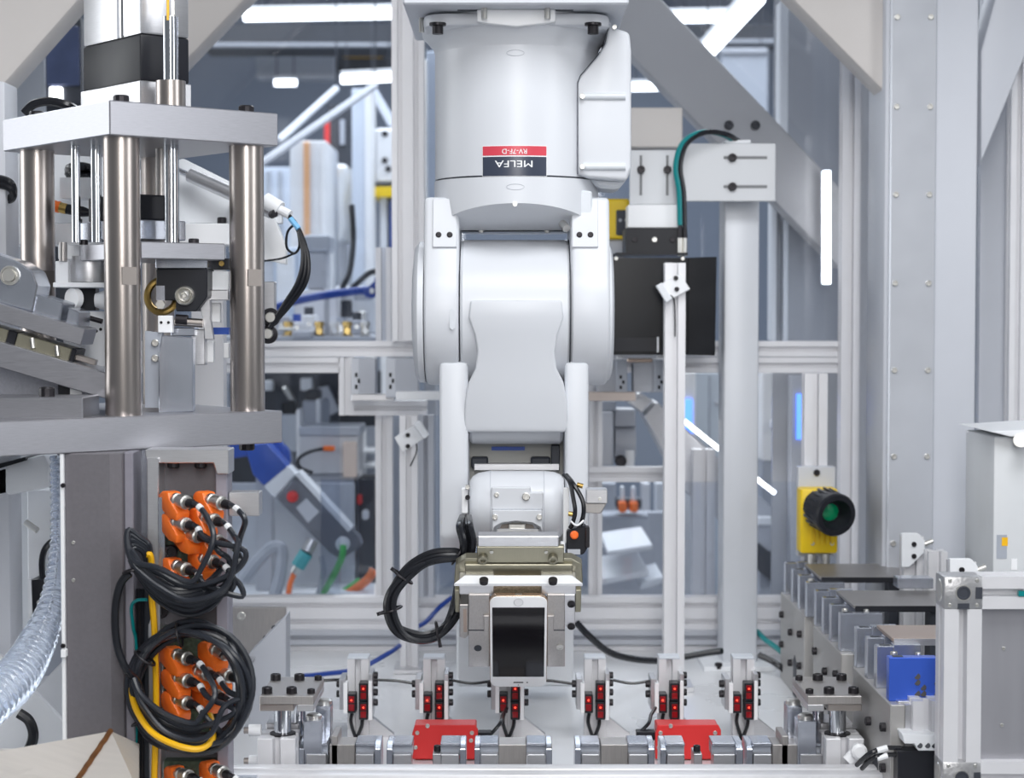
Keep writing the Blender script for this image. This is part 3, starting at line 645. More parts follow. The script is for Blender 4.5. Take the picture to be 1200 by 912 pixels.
for i, (a, b_) in enumerate(cols):
    c = part('column', LB().lathe([(-.004, .0188), (0, .0196), (Z['tb'] - Z['bt'], .0196)], (a, b_, Z['bt']), (0, 0, 1), 48), STEEL, pr)
    zf0 = W(148, 334, 2.04).z; ang = R(-96) if i != 2 else R(-81)
    # wrench flat: shallow plate let into the column
    cx, cy = a + .0175 * math.cos(ang), b_ + .0175 * math.sin(ang); ax = Vector((math.cos(ang), math.sin(ang), 0)); sd = Vector((-ax.y, ax.x, 0))
    part('wrench_flat', LB().obox((cx, cy, zf0 + .0095), (.0048, .0165, .019), (ax, sd, UP)), FLAT, c)
    bolt(pr, PM @ Vector((a, b_, Z['tt'])), UP, .0088, .0095, BOLT); 
for a, b_ in ((.03, .03), (.185, .03)): bolt(pr, PM @ Vector((a, b_, Z['bb'])), -UP, .009, .009, BOLT)
# lift rod, bush
part('bush', LB().lathe([(0, .021), (.002, .021), (.002, .0165), (.0345, .0165)], (.11, .065, Z['tt']), UP, 36), STEEL, pr)
part('lift_rod', LB().cyl((.11, .065, zl(285, 2.12)), (.11, .065, zl(20, 2.12)), .0085, n=28), CHROME, pr)
part('rod_wire', LB().tube([(.104, .060, zl(25, 2.12)), (.104, .060, zl(-40, 2.12))], .0016, 6), YCAB, pr)
part('rod_pin', LB().tube([(.112, .062, zl(25, 2.12)), (.112, .062, zl(-40, 2.12))], .0022, 6), BOLTS, pr)
# motor stack on the top plate
m0 = part('motor_foot', LB().box((.092, .103, Z['tt']), (.158, .25, zl(94, 2.14))), ALUS, pr, .001)
part('motor_band', LB().box((.094, .105, zl(94, 2.14)), (.157, .248, zl(39, 2.14))), BLACK, pr, .003, 2)
mb_ = part('motor_body', LB().box((.095, .105, zl(39, 2.14)), (.157, .248, zl(-60, 2.14))), ALUS, pr, .003, 2)
part('body_groove', LB().box((.0945, .148, zl(38, 2.14)), (.0965, .152, zl(-60, 2.14))), DARK, mb_); part('body_groove', LB().box((.0945, .158, zl(38, 2.14)), (.0965, .162, zl(-60, 2.14))), GREYM, mb_)
# hanging slide between the plates
part('slide_motor', LB().box((.075, .10, zl(258, 2.14)), (.14, .20, zl(228, 2.14))), BLACK, pr, .002)
part('slide_block', LB().box((.070, .095, zl(281, 2.14)), (.145, .21, zl(258, 2.14))), ALUB, pr, .001)
part('thin_rod', LB().cyl((.045, .12, zl(285, 2.15)), (.045, .12, Z['tb']), .006, n=16), CHROME, pr)
part('thin_rod', LB().cyl((.03, .14, zl(285, 2.15)), (.03, .14, Z['tb']), .005, n=16), CHROME, pr)
part('hanger', LB().cyl((.125, .115, zl(230, 2.15)), (.125, .115, Z['tb']), .007, n=16), JAW, pr)
cr = part('slide_plate', LB().box((.052, .03, zl(303, 2.06)), (.158, .20, zl(283, 2.06))), PLATE, pr, .001)
bolt(cr, PM @ Vector((.135, .06, zl(283, 2.06))), UP, .006, .006, BOLT)
# tool block under the slide plate (axes follow the room, as seen square on)
hd = part('tool_carrier', B().px(182, 303, 243, 315, 2.12, .06), ALUB, pr, .001)
tb_ = part('tool_block', B().pxprism([(183, 315), (243, 315), (243, 348), (230, 365), (206, 365), (206, 352), (183, 352)], 2.115, .05), BLACK, pr, .0012)
part('block_side', B().px(183, 335, 193, 352, 2.113, .05), ALUB, tb_)
kn = part('bearing_knob', B().lathe([(0, .0108), (.006, .0108), (.008, .0095), (.006, .0082), (.004, .0075), (.007, .006), (.009, .0035), (.006, .002)], W(217, 346.5, 2.115), FRONT, 28), BOLTS, tb_)
rg = B(); cc = W(190, 347, 2.15); ring = [cc + Vector((.017 * math.cos(a), .004 * math.sin(a), .0185 * math.sin(a))) for a in [2 * math.pi * k / 28 for k in range(28)]]
part('brass_ring', rg.tube(ring, .0042, 8, True), GOLD, pr)
part('hex_nut', B().lathe([(0, .0055), (.006, .0055)], W(189, 357, 2.118), FRONT, 6), BOLTS, pr)
sp2 = part('sensor_tab', B().px(185, 370, 202, 390, 2.112, .01), WHITE2, pr, .0006)
for x in (189, 197.5): bolt(sp2, W(x, 378, 2.112), FRONT, .0016, .0008, BOLT)
part('link_rod', B().cyl(W(205, 377, 2.125), W(238, 379, 2.125), .005, n=16), STEEL, pr); part('link_sleeve', B().cyl(W(206, 374, 2.12), W(220, 375, 2.12), .0055, n=16), BOLT, pr)
part('link_block', B().px(200, 384, 228, 394, 2.13, .03), ALUB, pr, .001)
bp = part('bracket_plate', B().pxprism([(190, 393), (226, 396), (226, 483), (186, 484), (186, 415)], 2.10, .016), ALUB, pr, .0008)
part('bracket_web', B().pxprism([(170, 388), (190, 390), (186, 415), (186, 478), (170, 478)], 2.115, .012), GREYD, pr)
for y in (402, 420): bolt(pr, W(182, y, 2.115), FRONT, .0042, .003, BOLTS)
part('clevis', B().pxprism([(232, 352), (246, 350), (246, 372), (250, 398), (240, 398), (238, 376)], 2.13, .012), ALUS, pr, .0008)
part('drop_bar', B().px(229, 386, 240, 428, 2.14, .02), ALUS, pr, .0008)
for x0, x1, y0_, y1_ in ((243, 258, 355, 378), (238, 250, 400, 425), (262, 268, 402, 420)): part('white_bracket', B().px(x0, y0_, x1, y1_, 2.16, .01), WHITE2, pr, .0008)
part('guide_block', B().px(243, 318, 268, 340, 2.15, .04), WHITE, pr, .0008); part('guide_block', B().px(243, 340, 268, 352, 2.145, .04), ALUS, pr, .0008)
part('terminal_strip', B().px(245, 303, 268, 316, 2.155, .02), BLACK, pr); part('terminal', B().lathe([(0, .0035), (.003, .003)], W(260, 309, 2.155), FRONT, 10), GOLD, pr)
part('blue_guide', B().px(248, 384, 268, 392, 2.18, .02), BLUE, pr)
# clamp body on the inner side
part('clamp_bar', B().px(68, 287, 128, 304, 2.17, .05), WHITE, pr, .0008); part('clamp_bolt', B().cyl(W(74, 306, 2.16), W(74, 284, 2.16), .0045, n=14), JAW, pr)
part('clamp_roller', B().lathe([(0, .032), (.006, .033), (.03, .033)], (W(105, 320, 2.2).x, 2.2, W(105, 331, 2.2).z), UP, 28), ALUS, pr)
part('clamp_base', B().px(62, 331, 130, 337, 2.155, .06), WHITE, pr, .0008)
part('clamp_arm', B().px(65, 306, 80, 332, 2.16, .02), WHITE, pr, .0008)
bolt(pr, W(98, 287, 2.18), UP, .005, .006, BOLT)
part('coil', B().lathe([(0, .012), (.004, .0125), (.008, .012)], W(90, 350, 2.17), (-.6, -.8, 0), 22), WHITE2, pr); part('coil_cavity', B().px(92, 338, 112, 364, 2.19, .02), BLACK, pr)
part('roller_end', B().lathe([(0, .008), (.012, .012), (.02, .012)], W(112, 352, 2.175), RIGHT, 20), WHITE, pr)
bkp = part('back_plate', B().px(74, 365, 128, 430, 2.19, .02), WHITE, pr, .001)
part('back_rod', B().cyl(W(92, 369, 2.17), W(120, 377, 2.17), .003, n=10), BOLT, pr)
for x, y in ((113, 388), (118, 386)): bolt(bkp, W(x, y, 2.19), FRONT, .0018, .001, BOLT)

# inclined slide unit entering from the side
dx = Vector((1, 0, 0)); sl_ang = R(-16.5)
SA = Vector((math.cos(sl_ang), 0, math.sin(sl_ang))); SU = Vector((-math.sin(sl_ang), 0, math.cos(sl_ang))); SY = Vector((0, 1, 0))
su = thing('inclined_slide', 'sloping aluminium linear slide with carriages on the press plate', 'slide', (W(20, 480, 1.99).x, 2.0, Z['bt']))
def slide_box(name, xa, ya, xb, yb, h, d, dep, m_, bev=.0008):     # centre line of the top edge
    p = W(xa, ya, d); q = W(xb, yb, d); L_ = (q - p).length; hh = h * d / F_PX
    return part(name, B().obox((p + q) / 2 - SU * hh / 2 + SY * dep / 2, (L_, dep, hh), (SA, SY, SU)), m_, su, bev)
slide_box('upper_rail', -40, 344, 100, 386, 20, 2.070, .06, PLATE)
slide_box('lower_rail', -40, 389, 140, 442, 29, 2.060, .07, PLATE)
slide_box('carriage', 21, 390, 84, 409, 20, 2.075, .045, OLIVE); slide_box('carriage', -40, 372, 10, 387, 20, 2.075, .045, OLIVE)
slide_box('end_seal', 9, 386, 21, 390, 21, 2.078, .045, BLACK); slide_box('end_seal', 84, 408, 90, 410, 22, 2.078, .045, BLACK)
for x, y in ((39, 402), (68, 411)): part('carriage_pin', B().cyl(W(x, y + 6, 2.073), W(x - 1.5, y - 6, 2.073), .003, n=12), BOLTS, su)
slide_box('stop_rod', 82, 413, 113, 422, 7, 2.085, .01, STEEL)
ca = part('slide_body', B().pxprism([(-30, 290), (20, 306), (38, 318), (44, 335), (38, 366), (-30, 348)], 2.085, .06), ALUB, su, .0015)
part('pivot', B().lathe([(0, .0108), (.003, .0108), (.003, .0092), (.001, .0088), (.001, .0072), (.006, .0065)], W(12, 323, 2.085), FRONT, 28), BOLTS, ca)
part('slide_block', B().pxprism([(42, 345), (74, 355), (70, 378), (37, 368)], 2.090, .06), ALUB, su, .0015)
part('slide_block', B().pxprism([(80, 360), (92, 365), (91, 383), (76, 379)], 2.092, .06), ALUB, su, .0015)
part('wedge_base', B().pxprism([(-40, 400), (60, 428), (128, 448), (128, 452), (97, 470), (-40, 470)], 2.120, .06), mat('bead_blasted', (.42, .43, .48), .5, .6, .2, 300, None, .2), su, .001)
part('support_leg', B().px(68, 440, 82, 467, 2.075, .03), BLACK, su); part('support_leg', B().px(82, 440, 96, 467, 2.075, .03), WHITE2, su)
fb = part('foot_block', B().px(-40, 466, 97, 491, 1.985, .08), PLATE, su, .001)
bb = bolt(fb, W(55, 466, 2.01), UP, .0085, .0115, BOLT); part('washer', B().cyl(W(55, 466.5, 2.01), W(55, 465, 2.01), .0105), BOLT, fb)

# white machine panel behind the press
t = thing('press_screen', 'white sheet frame with sloping top behind the press columns', 'frame', (W(150, 480, 2.45).x, 2.45, DECK_Z))
part('sheet', B().pxprism([(-30, 180), (120, 180), (120, 210), (215, 186), (330, 243), (330, 262), (-30, 262)], 2.45, .02), WHITE, t, .001)
part('ledge', B().px(-30, 262, 268, 287, 2.40, .06), WHITE2, t, .001)
part('post', B().box((W(20, 480, 2.47).x, 2.47, DECK_Z), (W(50, 480, 2.47).x, 2.50, W(20, 240, 2.47).z)), WHITE, t)
part('post', B().box((W(225, 480, 2.47).x, 2.47, DECK_Z), (W(262, 480, 2.47).x, 2.50, W(20, 240, 2.47).z)), ALU, t)
bolt(t, W(260, 262, 2.43), UP, .006, .008, BOLT); bolt(t, W(92, 262, 2.43), UP, .005, .006, BOLT)
part('arm_bracket', B().pxprism([(268, 240), (318, 246), (335, 290), (335, 310), (268, 296)], 2.44, .02), WHITE2, t, .001)
part('round_fitting', B().lathe([(0, .012), (.008, .012), (.012, .008)], W(318, 372, 2.40), FRONT, 20), BOLT, t); part('round_fitting', B().lathe([(0, .012), (.008, .012), (.012, .007)], W(315, 392, 2.40), FRONT, 20), BOLT, t)
for y, x in ((372, 317), (391, 314)): part('fitting_core', B().lathe([(0, .007), (.004, .006)], W(x, y, 2.388), FRONT, 14), BOLTS, t)
part('fitting_bracket', B().px(300, 330, 322, 400, 2.42, .02), ALUS, t, .001)
cyl = thing('pneumatic_cylinder', 'clear pneumatic cylinder with white fittings beside a press column', 'cylinder', W(285, 230, 2.42))
part('barrel', B().cyl(W(222, 205, 2.43), W(318, 248, 2.40), .009, n=16), ALUS, cyl); part('nose', B().cyl(W(205, 198, 2.43), W(236, 212, 2.43), .004, n=12), CHROME, cyl)
part('fitting', B().cyl(W(310, 235, 2.40), W(328, 246, 2.395), .011, n=14), WHITE2, cyl); part('fitting', B().cyl(W(328, 246, 2.395), W(340, 252, 2.39), .006, n=12), WHITE2, cyl)
part('ring', B().cyl(W(318, 252, 2.39), W(322, 250, 2.385), .005, n=10), BOLT, cyl)
hs = thing('air_hose_pair', 'pair of thin black air hoses curving down from white fittings', 'hose', W(330, 390, 2.40))
for k in range(3):
    part('hose', B().tube(catmull([W(338, 252, 2.39), W(350, 268 + k * 2, 2.385), W(361 - k * 3, 300, 2.38), W(359 - k * 5, 330, 2.38), W(340 - k * 4, 358, 2.385), W(316, 384, 2.388)]), .0028, 8), RUB, hs)
part('hose', B().tube(catmull([W(346, 262, 2.388), W(337, 272, 2.386), W(336, 290, 2.386), W(345, 297, 2.388), W(351, 288, 2.386), W(349, 270, 2.386)]), .0018, 6), RUB, hs)
part('hose', B().tube(catmull([W(345, 297, 2.388), W(330, 303, 2.40), W(309, 306, 2.42)]), .0014, 6), RUB, hs); part('blue_sleeve', B().tube([W(340, 256, 2.384), W(350, 268, 2.381)], .0036, 8), mat('pale_blue', (.2, .5, .8), .4), hs)
t = thing('round_plug', 'orange and black round plug behind the press', 'plug', W(85, 245, 2.35))
part('orange_body', B().cyl(W(58, 240, 2.36), W(70, 243, 2.36), .0075, n=14), ORANGE, t); part('nut', B().cyl(W(70, 243, 2.36), W(78, 245, 2.36), .0068, n=12), GOLD, t)
part('sleeve', B().lathe([(0, .0065), (.02, .0068), (.032, .004)], W(78, 245, 2.36), W(108, 250, 2.36) - W(78, 245, 2.36), 14), BLACK, t); part('cable', B().tube(catmull([W(104, 250, 2.36), W(112, 252, 2.37), W(125, 262, 2.385)]), .0032, 8), RUB, t)
t = thing('cable_coil', 'small coil of black cable resting behind the press column', 'cable', W(90, 208, 2.4))
for k in range(4): part('cable', B().tube([W(93 + 14 * math.cos(a), 198 + k * 2 + 5 * math.sin(a), 2.39 + .012 * math.sin(a * 2 + k)) for a in [2 * math.pi * i / 16 for i in range(16)]], .004, 6, True), RUB, t)
part('coil_shelf', B().px(70, 208, 112, 232, 2.37, .06), WHITE, t)
t = thing('cable_loop', 'thick black cable arching over the press top plate', 'cable', W(60, 120, 2.3))
part('cable', B().tube(catmull([W(28, 133, 2.30), W(40, 122, 2.30), W(60, 119, 2.30), W(80, 124, 2.30), W(95, 133, 2.31)]), .0055, 8), RUB, t)
t = thing('cable_loop', 'black cable bend poking out beside the rear press column', 'cable', W(6, 235, 2.3))
for k in range(2): part('cable', B().tube(catmull([W(-20, 208 + 8 * k, 2.30), W(2, 210 + 7 * k, 2.30), W(14, 217 + 6 * k, 2.30), W(12, 232 + 2 * k, 2.31), W(-20, 235 + k, 2.32)]), .0048, 8), RUB, t)

# ---------------------------------------------------------------- press stand, connector panel
st = thing('press_stand', 'hammered grey steel stand column under the press plate', 'stand', (W(115, 900, 1.98).x, 1.98, DECK_Z))
X0, X1 = W(77, 700, 1.97).x, W(143, 700, 1.97).x; zb2 = Z['bb']
part('channel', B().prism([(X0, 1.97), (X1 - .012, 1.97), (X1, 1.978), (X1, 2.05), (X0, 2.05)], 'z', DECK_Z, zb2), TAUPE, st, .001)
part('edge_strip', B().box((W(71.5, 700, 1.965).x, 1.965, DECK_Z + .0), (X0, 1.985, zb2)), WHITE2, st, .0006)
part('inner_flange', B().box((X1, 1.985, DECK_Z), (W(157, 700, 1.985).x, 2.05, zb2)), TAUPE_L, st, .001)
for y in (636, 680): bolt(st, W(86, y, 1.97), FRONT, .002, .001, BOLTS)
for y in (569, 757): bolt(st, W(74, y, 1.965), FRONT, .0025, .002, BOLT)
part('clip', B().px(71, 762, 77, 771, 1.958, .01), WHITE2, st, .0006)
part('rear_strip', B().box((W(158, 700, 2.03).x, 2.03, DECK_Z), (W(181, 700, 2.03).x, 2.045, zb2)), ALUB, st)

cpn = thing('connector_rack', 'grey steel channel holding the banks of orange connectors', 'panel', (W(225, 900, 2.02).x, 2.02, DECK_Z))
part('web', B().box((W(190, 700, 2.02).x, 2.02, DECK_Z), (W(255, 700, 2.02).x, 2.03, zb2 - .01)), TAUPE, cpn)
part('flange', B().box((W(176, 700, 2.0).x, 1.985, DECK_Z), (W(190, 700, 2.0).x, 2.03, zb2 - .006)), ALUS, cpn, .001)
part('flange', B().box((W(254, 700, 2.0).x, 1.995, DECK_Z), (W(268, 700, 2.0).x, 2.03, zb2 - .006)), TAUPE_L, cpn, .001)
part('head_block', B().pxprism([(170, 527), (268, 527), (268, 556), (254, 556), (250, 543), (186, 543), (178, 556), (170, 534)], 1.99, .04), ALUS, cpn, .001)
for x in (203, 235): bolt(cpn, W(x, 541, 2.0), -UP, .0065, .007, BOLT)
part('side_bar', B().px(268, 577, 304, 605, 2.0, .025), ALUS, cpn, .0008)
part('cover_strip', B().px(186, 583, 193, 690, 1.982, .02), ALUB, cpn)
for x, y in ((201, 646), (190, 716)): bolt(cpn, W(x, y, 2.0), FRONT, .0075, .008, BOLT)
def hub(y0, y1, x1, label):
    h = thing('terminal_hub', label, 'terminal', W(215, y1, 2.0))
    part('board', B().px(190, y0, x1, y1, 2.003, .017), PCB, h, .0008)
    part('rail', B().px(188.5, y0 + 2, 191.5, y1 - 2, 1.998, .022), ALUS, h)
    for k in range(4): part('status_led', B().px(196 + 9 * k, y1 - 9, 199 + 9 * k, y1 - 7, 2.0, .004), GREENL if k % 2 else YCAB, h)
hub(583, 700, 250, 'dark terminal board behind the upper orange connectors')
hub(735, 858, 262, 'green speckled terminal board inside the big cable coil')
hub(892, 930, 262, 'terminal board peeking out below the big cable coil')
_cn = 0
def connector(x, y, x2, y2, path, label, group, two=True, up=0):
    global _cn
    _cn += 1
    d0 = 1.985; p = W(x, y, d0); q = W(x2, y2, 1.945); ax = (q - p).normalized(); s = ax.cross(UP).normalized(); u = s.cross(ax).normalized()
    t = thing('sensor_connector', label, 'connector', W(x, y + 8, 1.99), group=group)
    L_ = (q - p).length
    # wedge shaped orange housing that slopes down towards the back port
    hw = .0085
    prof = [(-.010, -.008), (-.011, .005), (-.005, .0095), (.007, .0095), (.010, .003), (.026 if two else .012, -.010), (.024 if two else .008, -.019), (.010, -.018)]
    b = B(); vs = []
    for k in (-1, 1): vs += [p + ax * a + u * c + s * hw * k for a, c in prof]
    n = len(prof); b.add(vs, [list(range(n - 1, -1, -1)), list(range(n, 2 * n))] + [[i, (i + 1) % n, n + (i + 1) % n, n + i] for i in range(n)])
    part('housing', b, ORANGE, t, .0022, 2)
    base = p + ax * .008 + u * .0015
    nut = part('coupling_nut', B().lathe([(0, .0066), (.002, .0076), (.007, .0076), (.008, .0066), (.016, .0068), (.017, .0076), (.023, .0076), (.024, .0058), (.028, .0058)], base, ax, 16), BOLTS, t)
    part('cable_gland', B().lathe([(0, .0052), (.006, .005), (.010, .0035)], base + ax * .028, ax, 12), BOLT, nut)
    e = base + ax * .036
    P = [e - ax * .004, e + ax * .008] + [W(a, b_, c) for a, b_, c in path]
    cb = part('cable', B().tube(catmull(P, 7), .0031, 8), RUBG, t)
    c0, c1 = P[1], P[1] + (P[2] - P[1]).normalized() * .013
    pts = catmull(P, 7); part('wire_marker', B().tube(pts[8:11], .0037, 8), WHITE2, cb)
def sweep1(i, x, y):
    yb = 682 + 5.5 * i; xr = 250 + (i * 37 % 40); dd = 1.92 + (i % 4) * .009
    return [(x + 7, y + 13, 1.935), (xr, max(y + 26, 632), dd), (xr - 14, yb - 16, dd), (222, yb, dd), (186, yb - 16, dd + .006), (161, 660 + i * 1.8, dd + .015), (153, 650 + i, dd + .02)]
G1, G2 = 'orange connectors on the upper terminal board', 'orange connectors inside the big cable coil'
LT1 = ['against the bright flange, topmost on the upper terminal board', 'against the bright flange, second from the top on the upper board', 'against the bright flange, lowest on the upper board', 'beside the square side bar, topmost of its column', 'beside the square side bar, second of its column', 'third in the column near the side bar', 'lowest in the column near the side bar', 'just above the round black knob of the upper board']
LT2 = ['against the flange, topmost inside the big coil', 'against the flange, middle one inside the big coil', 'against the flange, lowest inside the big coil', 'far from the flange, topmost inside the big coil', 'far from the flange, second inside the big coil', 'between the two columns inside the big coil', 'lowest far from the flange inside the big coil']
L1 = 'orange plug connector with grey cable on the upper terminal board'
L2 = 'orange plug connector with grey cable inside the big cable coil'
for i, (x, y, x2, y2) in enumerate([(200, 586, 232, 594), (200, 612, 232, 620), (201, 664, 231, 673), (240, 586, 276, 596), (234, 606, 264, 616), (238, 632, 270, 640), (233, 655, 262, 664), (214, 625, 246, 634)]):
    connector(x, y, x2, y2, sweep1(i, x2 + 4, y2), 'orange connector ' + LT1[i], G1)
def sweep2(i, x, y):
    yb = 848 + 5 * i; xr = 252 + (i * 23 % 40); dd = 1.915 + (i % 4) * .009
    return [(x + 7, y + 14, 1.932), (xr, max(y + 28, 815), dd), (xr - 16, yb - 9, dd), (225, yb, dd), (192, yb - 12, dd + .006), (166, 815 + i * 2, dd + .016), (157, 795 + i, dd + .022)]
for i, (x, y, x2, y2) in enumerate([(201, 768, 233, 778), (202, 794, 234, 804), (202, 820, 233, 830), (245, 762, 280, 773), (250, 788, 284, 799), (226, 786, 256, 796), (238, 812, 268, 822)]):
    connector(x, y, x2, y2, sweep2(i, x2 + 4, y2), 'orange connector ' + LT2[i], G2)
for i, (x, y, x2, y2) in enumerate([(205, 908, 232, 915), (246, 902, 272, 912)]):
    connector(x, y, x2, y2, [(x2 + 12, y2 + 10, 1.94), (x2 + 10, y2 + 30, 1.95)], ['orange connector under the coil beside the flange', 'orange connector under the coil away from the flange'][i], 'orange connectors below the coil')
# big tied coil
bc = thing('cable_coil', 'big tied coil of dark grey sensor cables around the orange connectors', 'cable', W(222, 885, 1.95))
for k in range(9):
    j = random.Random(40 + k); cx, cy = 222 + j.uniform(-5, 6), 806 + j.uniform(-4, 10); rx, ry = 68 + j.uniform(-4, 5), 70 + j.uniform(-5, 6); d_ = 1.948 + j.uniform(-.012, .012); ph_ = j.uniform(0, 6)
    part('cable', B().tube([W(cx + (rx + 3 * math.sin(2 * a + ph_)) * math.cos(a), cy + (ry + 3 * math.cos(3 * a + ph_)) * math.sin(a), d_ + .02 * math.cos(a) * -1 + .008 * math.sin(a * 2 + ph_)) for a in [2 * math.pi * i / 40 for i in range(40)]], .0032, 8, True), RUBG, bc)
def tie(parent, c, v, r):
    v = v.normalized(); n_ = Vector((0, -1, 0))
    part('cable_tie', B().tube([c + v * (r * math.cos(a)) + n_ * (r * math.sin(a)) for a in [2 * math.pi * k / 14 for k in range(14)]], .0013, 6, True), BOLT, parent)
for a in (150, 215, 258, 310):
    c = W(224 + 66 * math.cos(R(a)), 810 + 67 * math.sin(R(a)), 1.95); tie(bc, c, c - W(224, 810, 1.95), .0125)
sc_ = thing('cable_coil', 'loose upper bend of grey sensor cables tied near the stand column', 'cable', W(160, 690, 1.95))
for k in range(5):
    part('cable', B().tube(catmull([W(262 - k * 3, 664 + 3 * k, 1.965), W(240, 684 + k * 4, 1.94), W(205, 690 + k * 4, 1.93), W(175, 673 + k * 3, 1.935), W(156 - k, 648 + k, 1.94), (W(153 - k * .8, 660 - 6 * k - 14, 1.95)), W(160 + k, 642 - k * 3, 1.955), W(170 + k * 1.5, 652 - k * 2, 1.96), W(173, 690, 1.98), W(176 - k, 760, 1.99), W(177 - k * 1.3, 930, 1.99)]), .0031, 8), RUBG, sc_)
tie(sc_, W(155, 668, 1.944), Vector((1, 0, .3)), .010)
t = thing('black_cable_bow', 'glossy black cable bowing out in front of the stand column', 'cable', W(140, 780, 1.95))
part('cable', B().tube(catmull([W(152, 672, 1.945), W(141, 685, 1.945), W(135, 715, 1.945), (W(137, 755, 1.945)), W(148, 785, 1.945), W(162, 802, 1.96), W(170, 840, 1.985)]), .0042, 8), RUB, t)
for lab, cat_, mm, pts, r in (
    ('yellow cable hanging down beside the terminal boards', 'cable', YCAB, [(172, 650, 1.958), (177, 655, 1.96), (178, 700, 1.975), (181, 740, 1.975), (183, 830, 1.972), (180, 930, 1.975)], .0034),
    ('yellow cable looping under the big coil with a white tag', 'cable', YCAB, [(246, 838, 1.955), (249, 850, 1.94), (248, 868, 1.925), (232, 878, 1.915), (205, 873, 1.915), (178, 858, 1.925), (160, 832, 1.945), (154, 805, 1.965), (158, 780, 1.975), (172, 770, 1.985)], .0034),
    ('thin dark green wire beside the cable bundle', 'wire', TEAL, [(172, 703, 1.965), (160, 704, 1.97), (154, 712, 1.975), (156, 735, 1.98), (160, 770, 1.99), (161, 930, 1.99)], .0018)):
    solo('hanging_cable', B().tube(catmull([W(*p) for p in pts], 8), r, 8), mm, lab, cat_)
t = thing('cable_bundle', 'bundle of straight black cables running down behind the coil', 'cable', W(168, 900, 1.99))
for k in range(5): part('cable', B().tube(catmull([W(163 + 3.2 * k, 690, 1.992), W(163 + 3.4 * k + (k % 2) * 2, 780, 1.994), W(162 + 3.8 * k, 930, 1.99)]), .0034, 6), RUB, t)

# clear spiral hose
ctr = catmull([W(67, 535, 2.10), W(68, 590, 2.09), W(67, 650, 2.07), W(61, 705, 2.04), W(45, 750, 2.0), W(22, 790, 1.95), W(-8, 820, 1.9), W(-50, 850, 1.85)], 40)
b = B(); n = 20; T = len(ctr)
HR = [(0, .0078), (.25, .0080), (.43, .0125), (.57, .0180), (.75, .0222), (1, .0222)]
def rad0(f):
    for (f0, r0), (f1, r1) in zip(HR, HR[1:]):
        if f <= f1: return r0 + (r1 - r0) * (f - f0) / (f1 - f0)
    return .0222

vs = []; fs = []; dist = 0; a, bb_ = frame_of(ctr[1] - ctr[0])
for i, p in enumerate(ctr):
    tg = (ctr[min(i + 1, T - 1)] - ctr[max(i - 1, 0)]).normalized(); a = (a - tg * a.dot(tg)).normalized(); b2 = tg.cross(a)
    if i: dist += (p - ctr[i - 1]).length
    r0 = rad0(i / T)
    for k in range(n):
        w = 2 * math.pi * k / n; rr = r0 * (1 + .13 * math.cos(2 * math.pi * dist / .0088 - w)); vs.append(p + (a * math.cos(w) + b2 * math.sin(w)) * rr)
for i in range(T - 1):
    for k in range(n): fs.append((i * n + k, i * n + (k + 1) % n, (i + 1) * n + (k + 1) % n, (i + 1) * n + k))
b.add(vs, fs); solo('spiral_hose', b, HOSE, 'clear ribbed suction hose sweeping past the stand column', 'hose', sharp=60)

# chute, pale machine parts in the lower corner
t = thing('sheet_chute', 'stainless sheet chute with a burnt weld seam under the stand', 'chute', (W(80, 912, 1.88).x, 1.9, DECK_Z))
pa = [W(-30, 886, 1.80), W(130, 857, 1.90), W(86, 922, 1.80), W(-30, 930, 1.74)]
pb = [W(130, 857, 1.90), W(163, 872, 1.95), W(163, 930, 1.80), W(86, 922, 1.80)]
def slab(P, th):
    n_ = (P[1] - P[0]).cross(P[2] - P[0]).normalized()
    if n_.z < 0: n_ = -n_
    b = B(); k = len(P); return b.add(P + [p - n_ * th for p in P], [list(range(k)), list(range(2 * k - 1, k - 1, -1))] + [[i, (i + 1) % k, k + (i + 1) % k, k + i] for i in range(k)])
part('wide_panel', slab(pa, .003), SHEET, t); part('narrow_panel', slab(pb, .003), SHEET, t)
part('weld_seam', B().tube([W(130, 857, 1.899) + (W(86, 922, 1.799) - W(130, 857, 1.899)) * k / 12 + Vector((random.uniform(-.0006, .0006), 0, .0003)) for k in range(13)], .0030, 6), RUST, t)
part('skirt', B().box((W(-30, 900, 1.9).x, 1.92, DECK_Z), (W(160, 900, 1.93).x, 1.93, W(60, 880, 1.92).z)), SHEET, t)
t = thing('sheet_stand', 'white folded sheet metal frame behind the spiral hose', 'frame', (W(30, 880, 2.4).x, 2.4, DECK_Z))
part('post', B().box((W(33, 700, 2.40).x, 2.40, DECK_Z), (W(76, 700, 2.40).x, 2.44, W(50, 575, 2.4).z)), WHITE, t, .001)
part('cross_sheet', B().pxprism([(-30, 765), (0, 768), (78, 850), (78, 897), (-30, 897)], 2.28, .01), WHITE, t, .001)
part('cross_sheet', B().pxprism([(30, 820), (78, 770), (78, 884), (30, 884)], 2.34, .01), WHITE, t, .001)
part('latch', B().cyl(W(30, 612, 2.39), W(44, 622, 2.385), .004, n=10), BOLTS, t)
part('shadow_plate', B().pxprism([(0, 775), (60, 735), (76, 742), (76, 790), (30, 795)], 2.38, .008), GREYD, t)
t = thing('hinge_arm', 'pale rounded machine arm jutting out under the press plate', 'arm', W(30, 590, 2.3))
part('arm_body', B().pxprism([(-40, 560), (30, 538), (52, 532), (58, 545), (56, 572), (-40, 590)], 2.30, .06), WHITE, t, .004, 2); part('top_liner', B().pxprism([(-40, 553), (22, 538), (30, 536), (30, 540), (-40, 561)], 2.292, .07), BLACK, t)
t = thing('power_plug', 'black plug socket with a looping cable on the white post', 'plug', W(46, 728, 2.37))
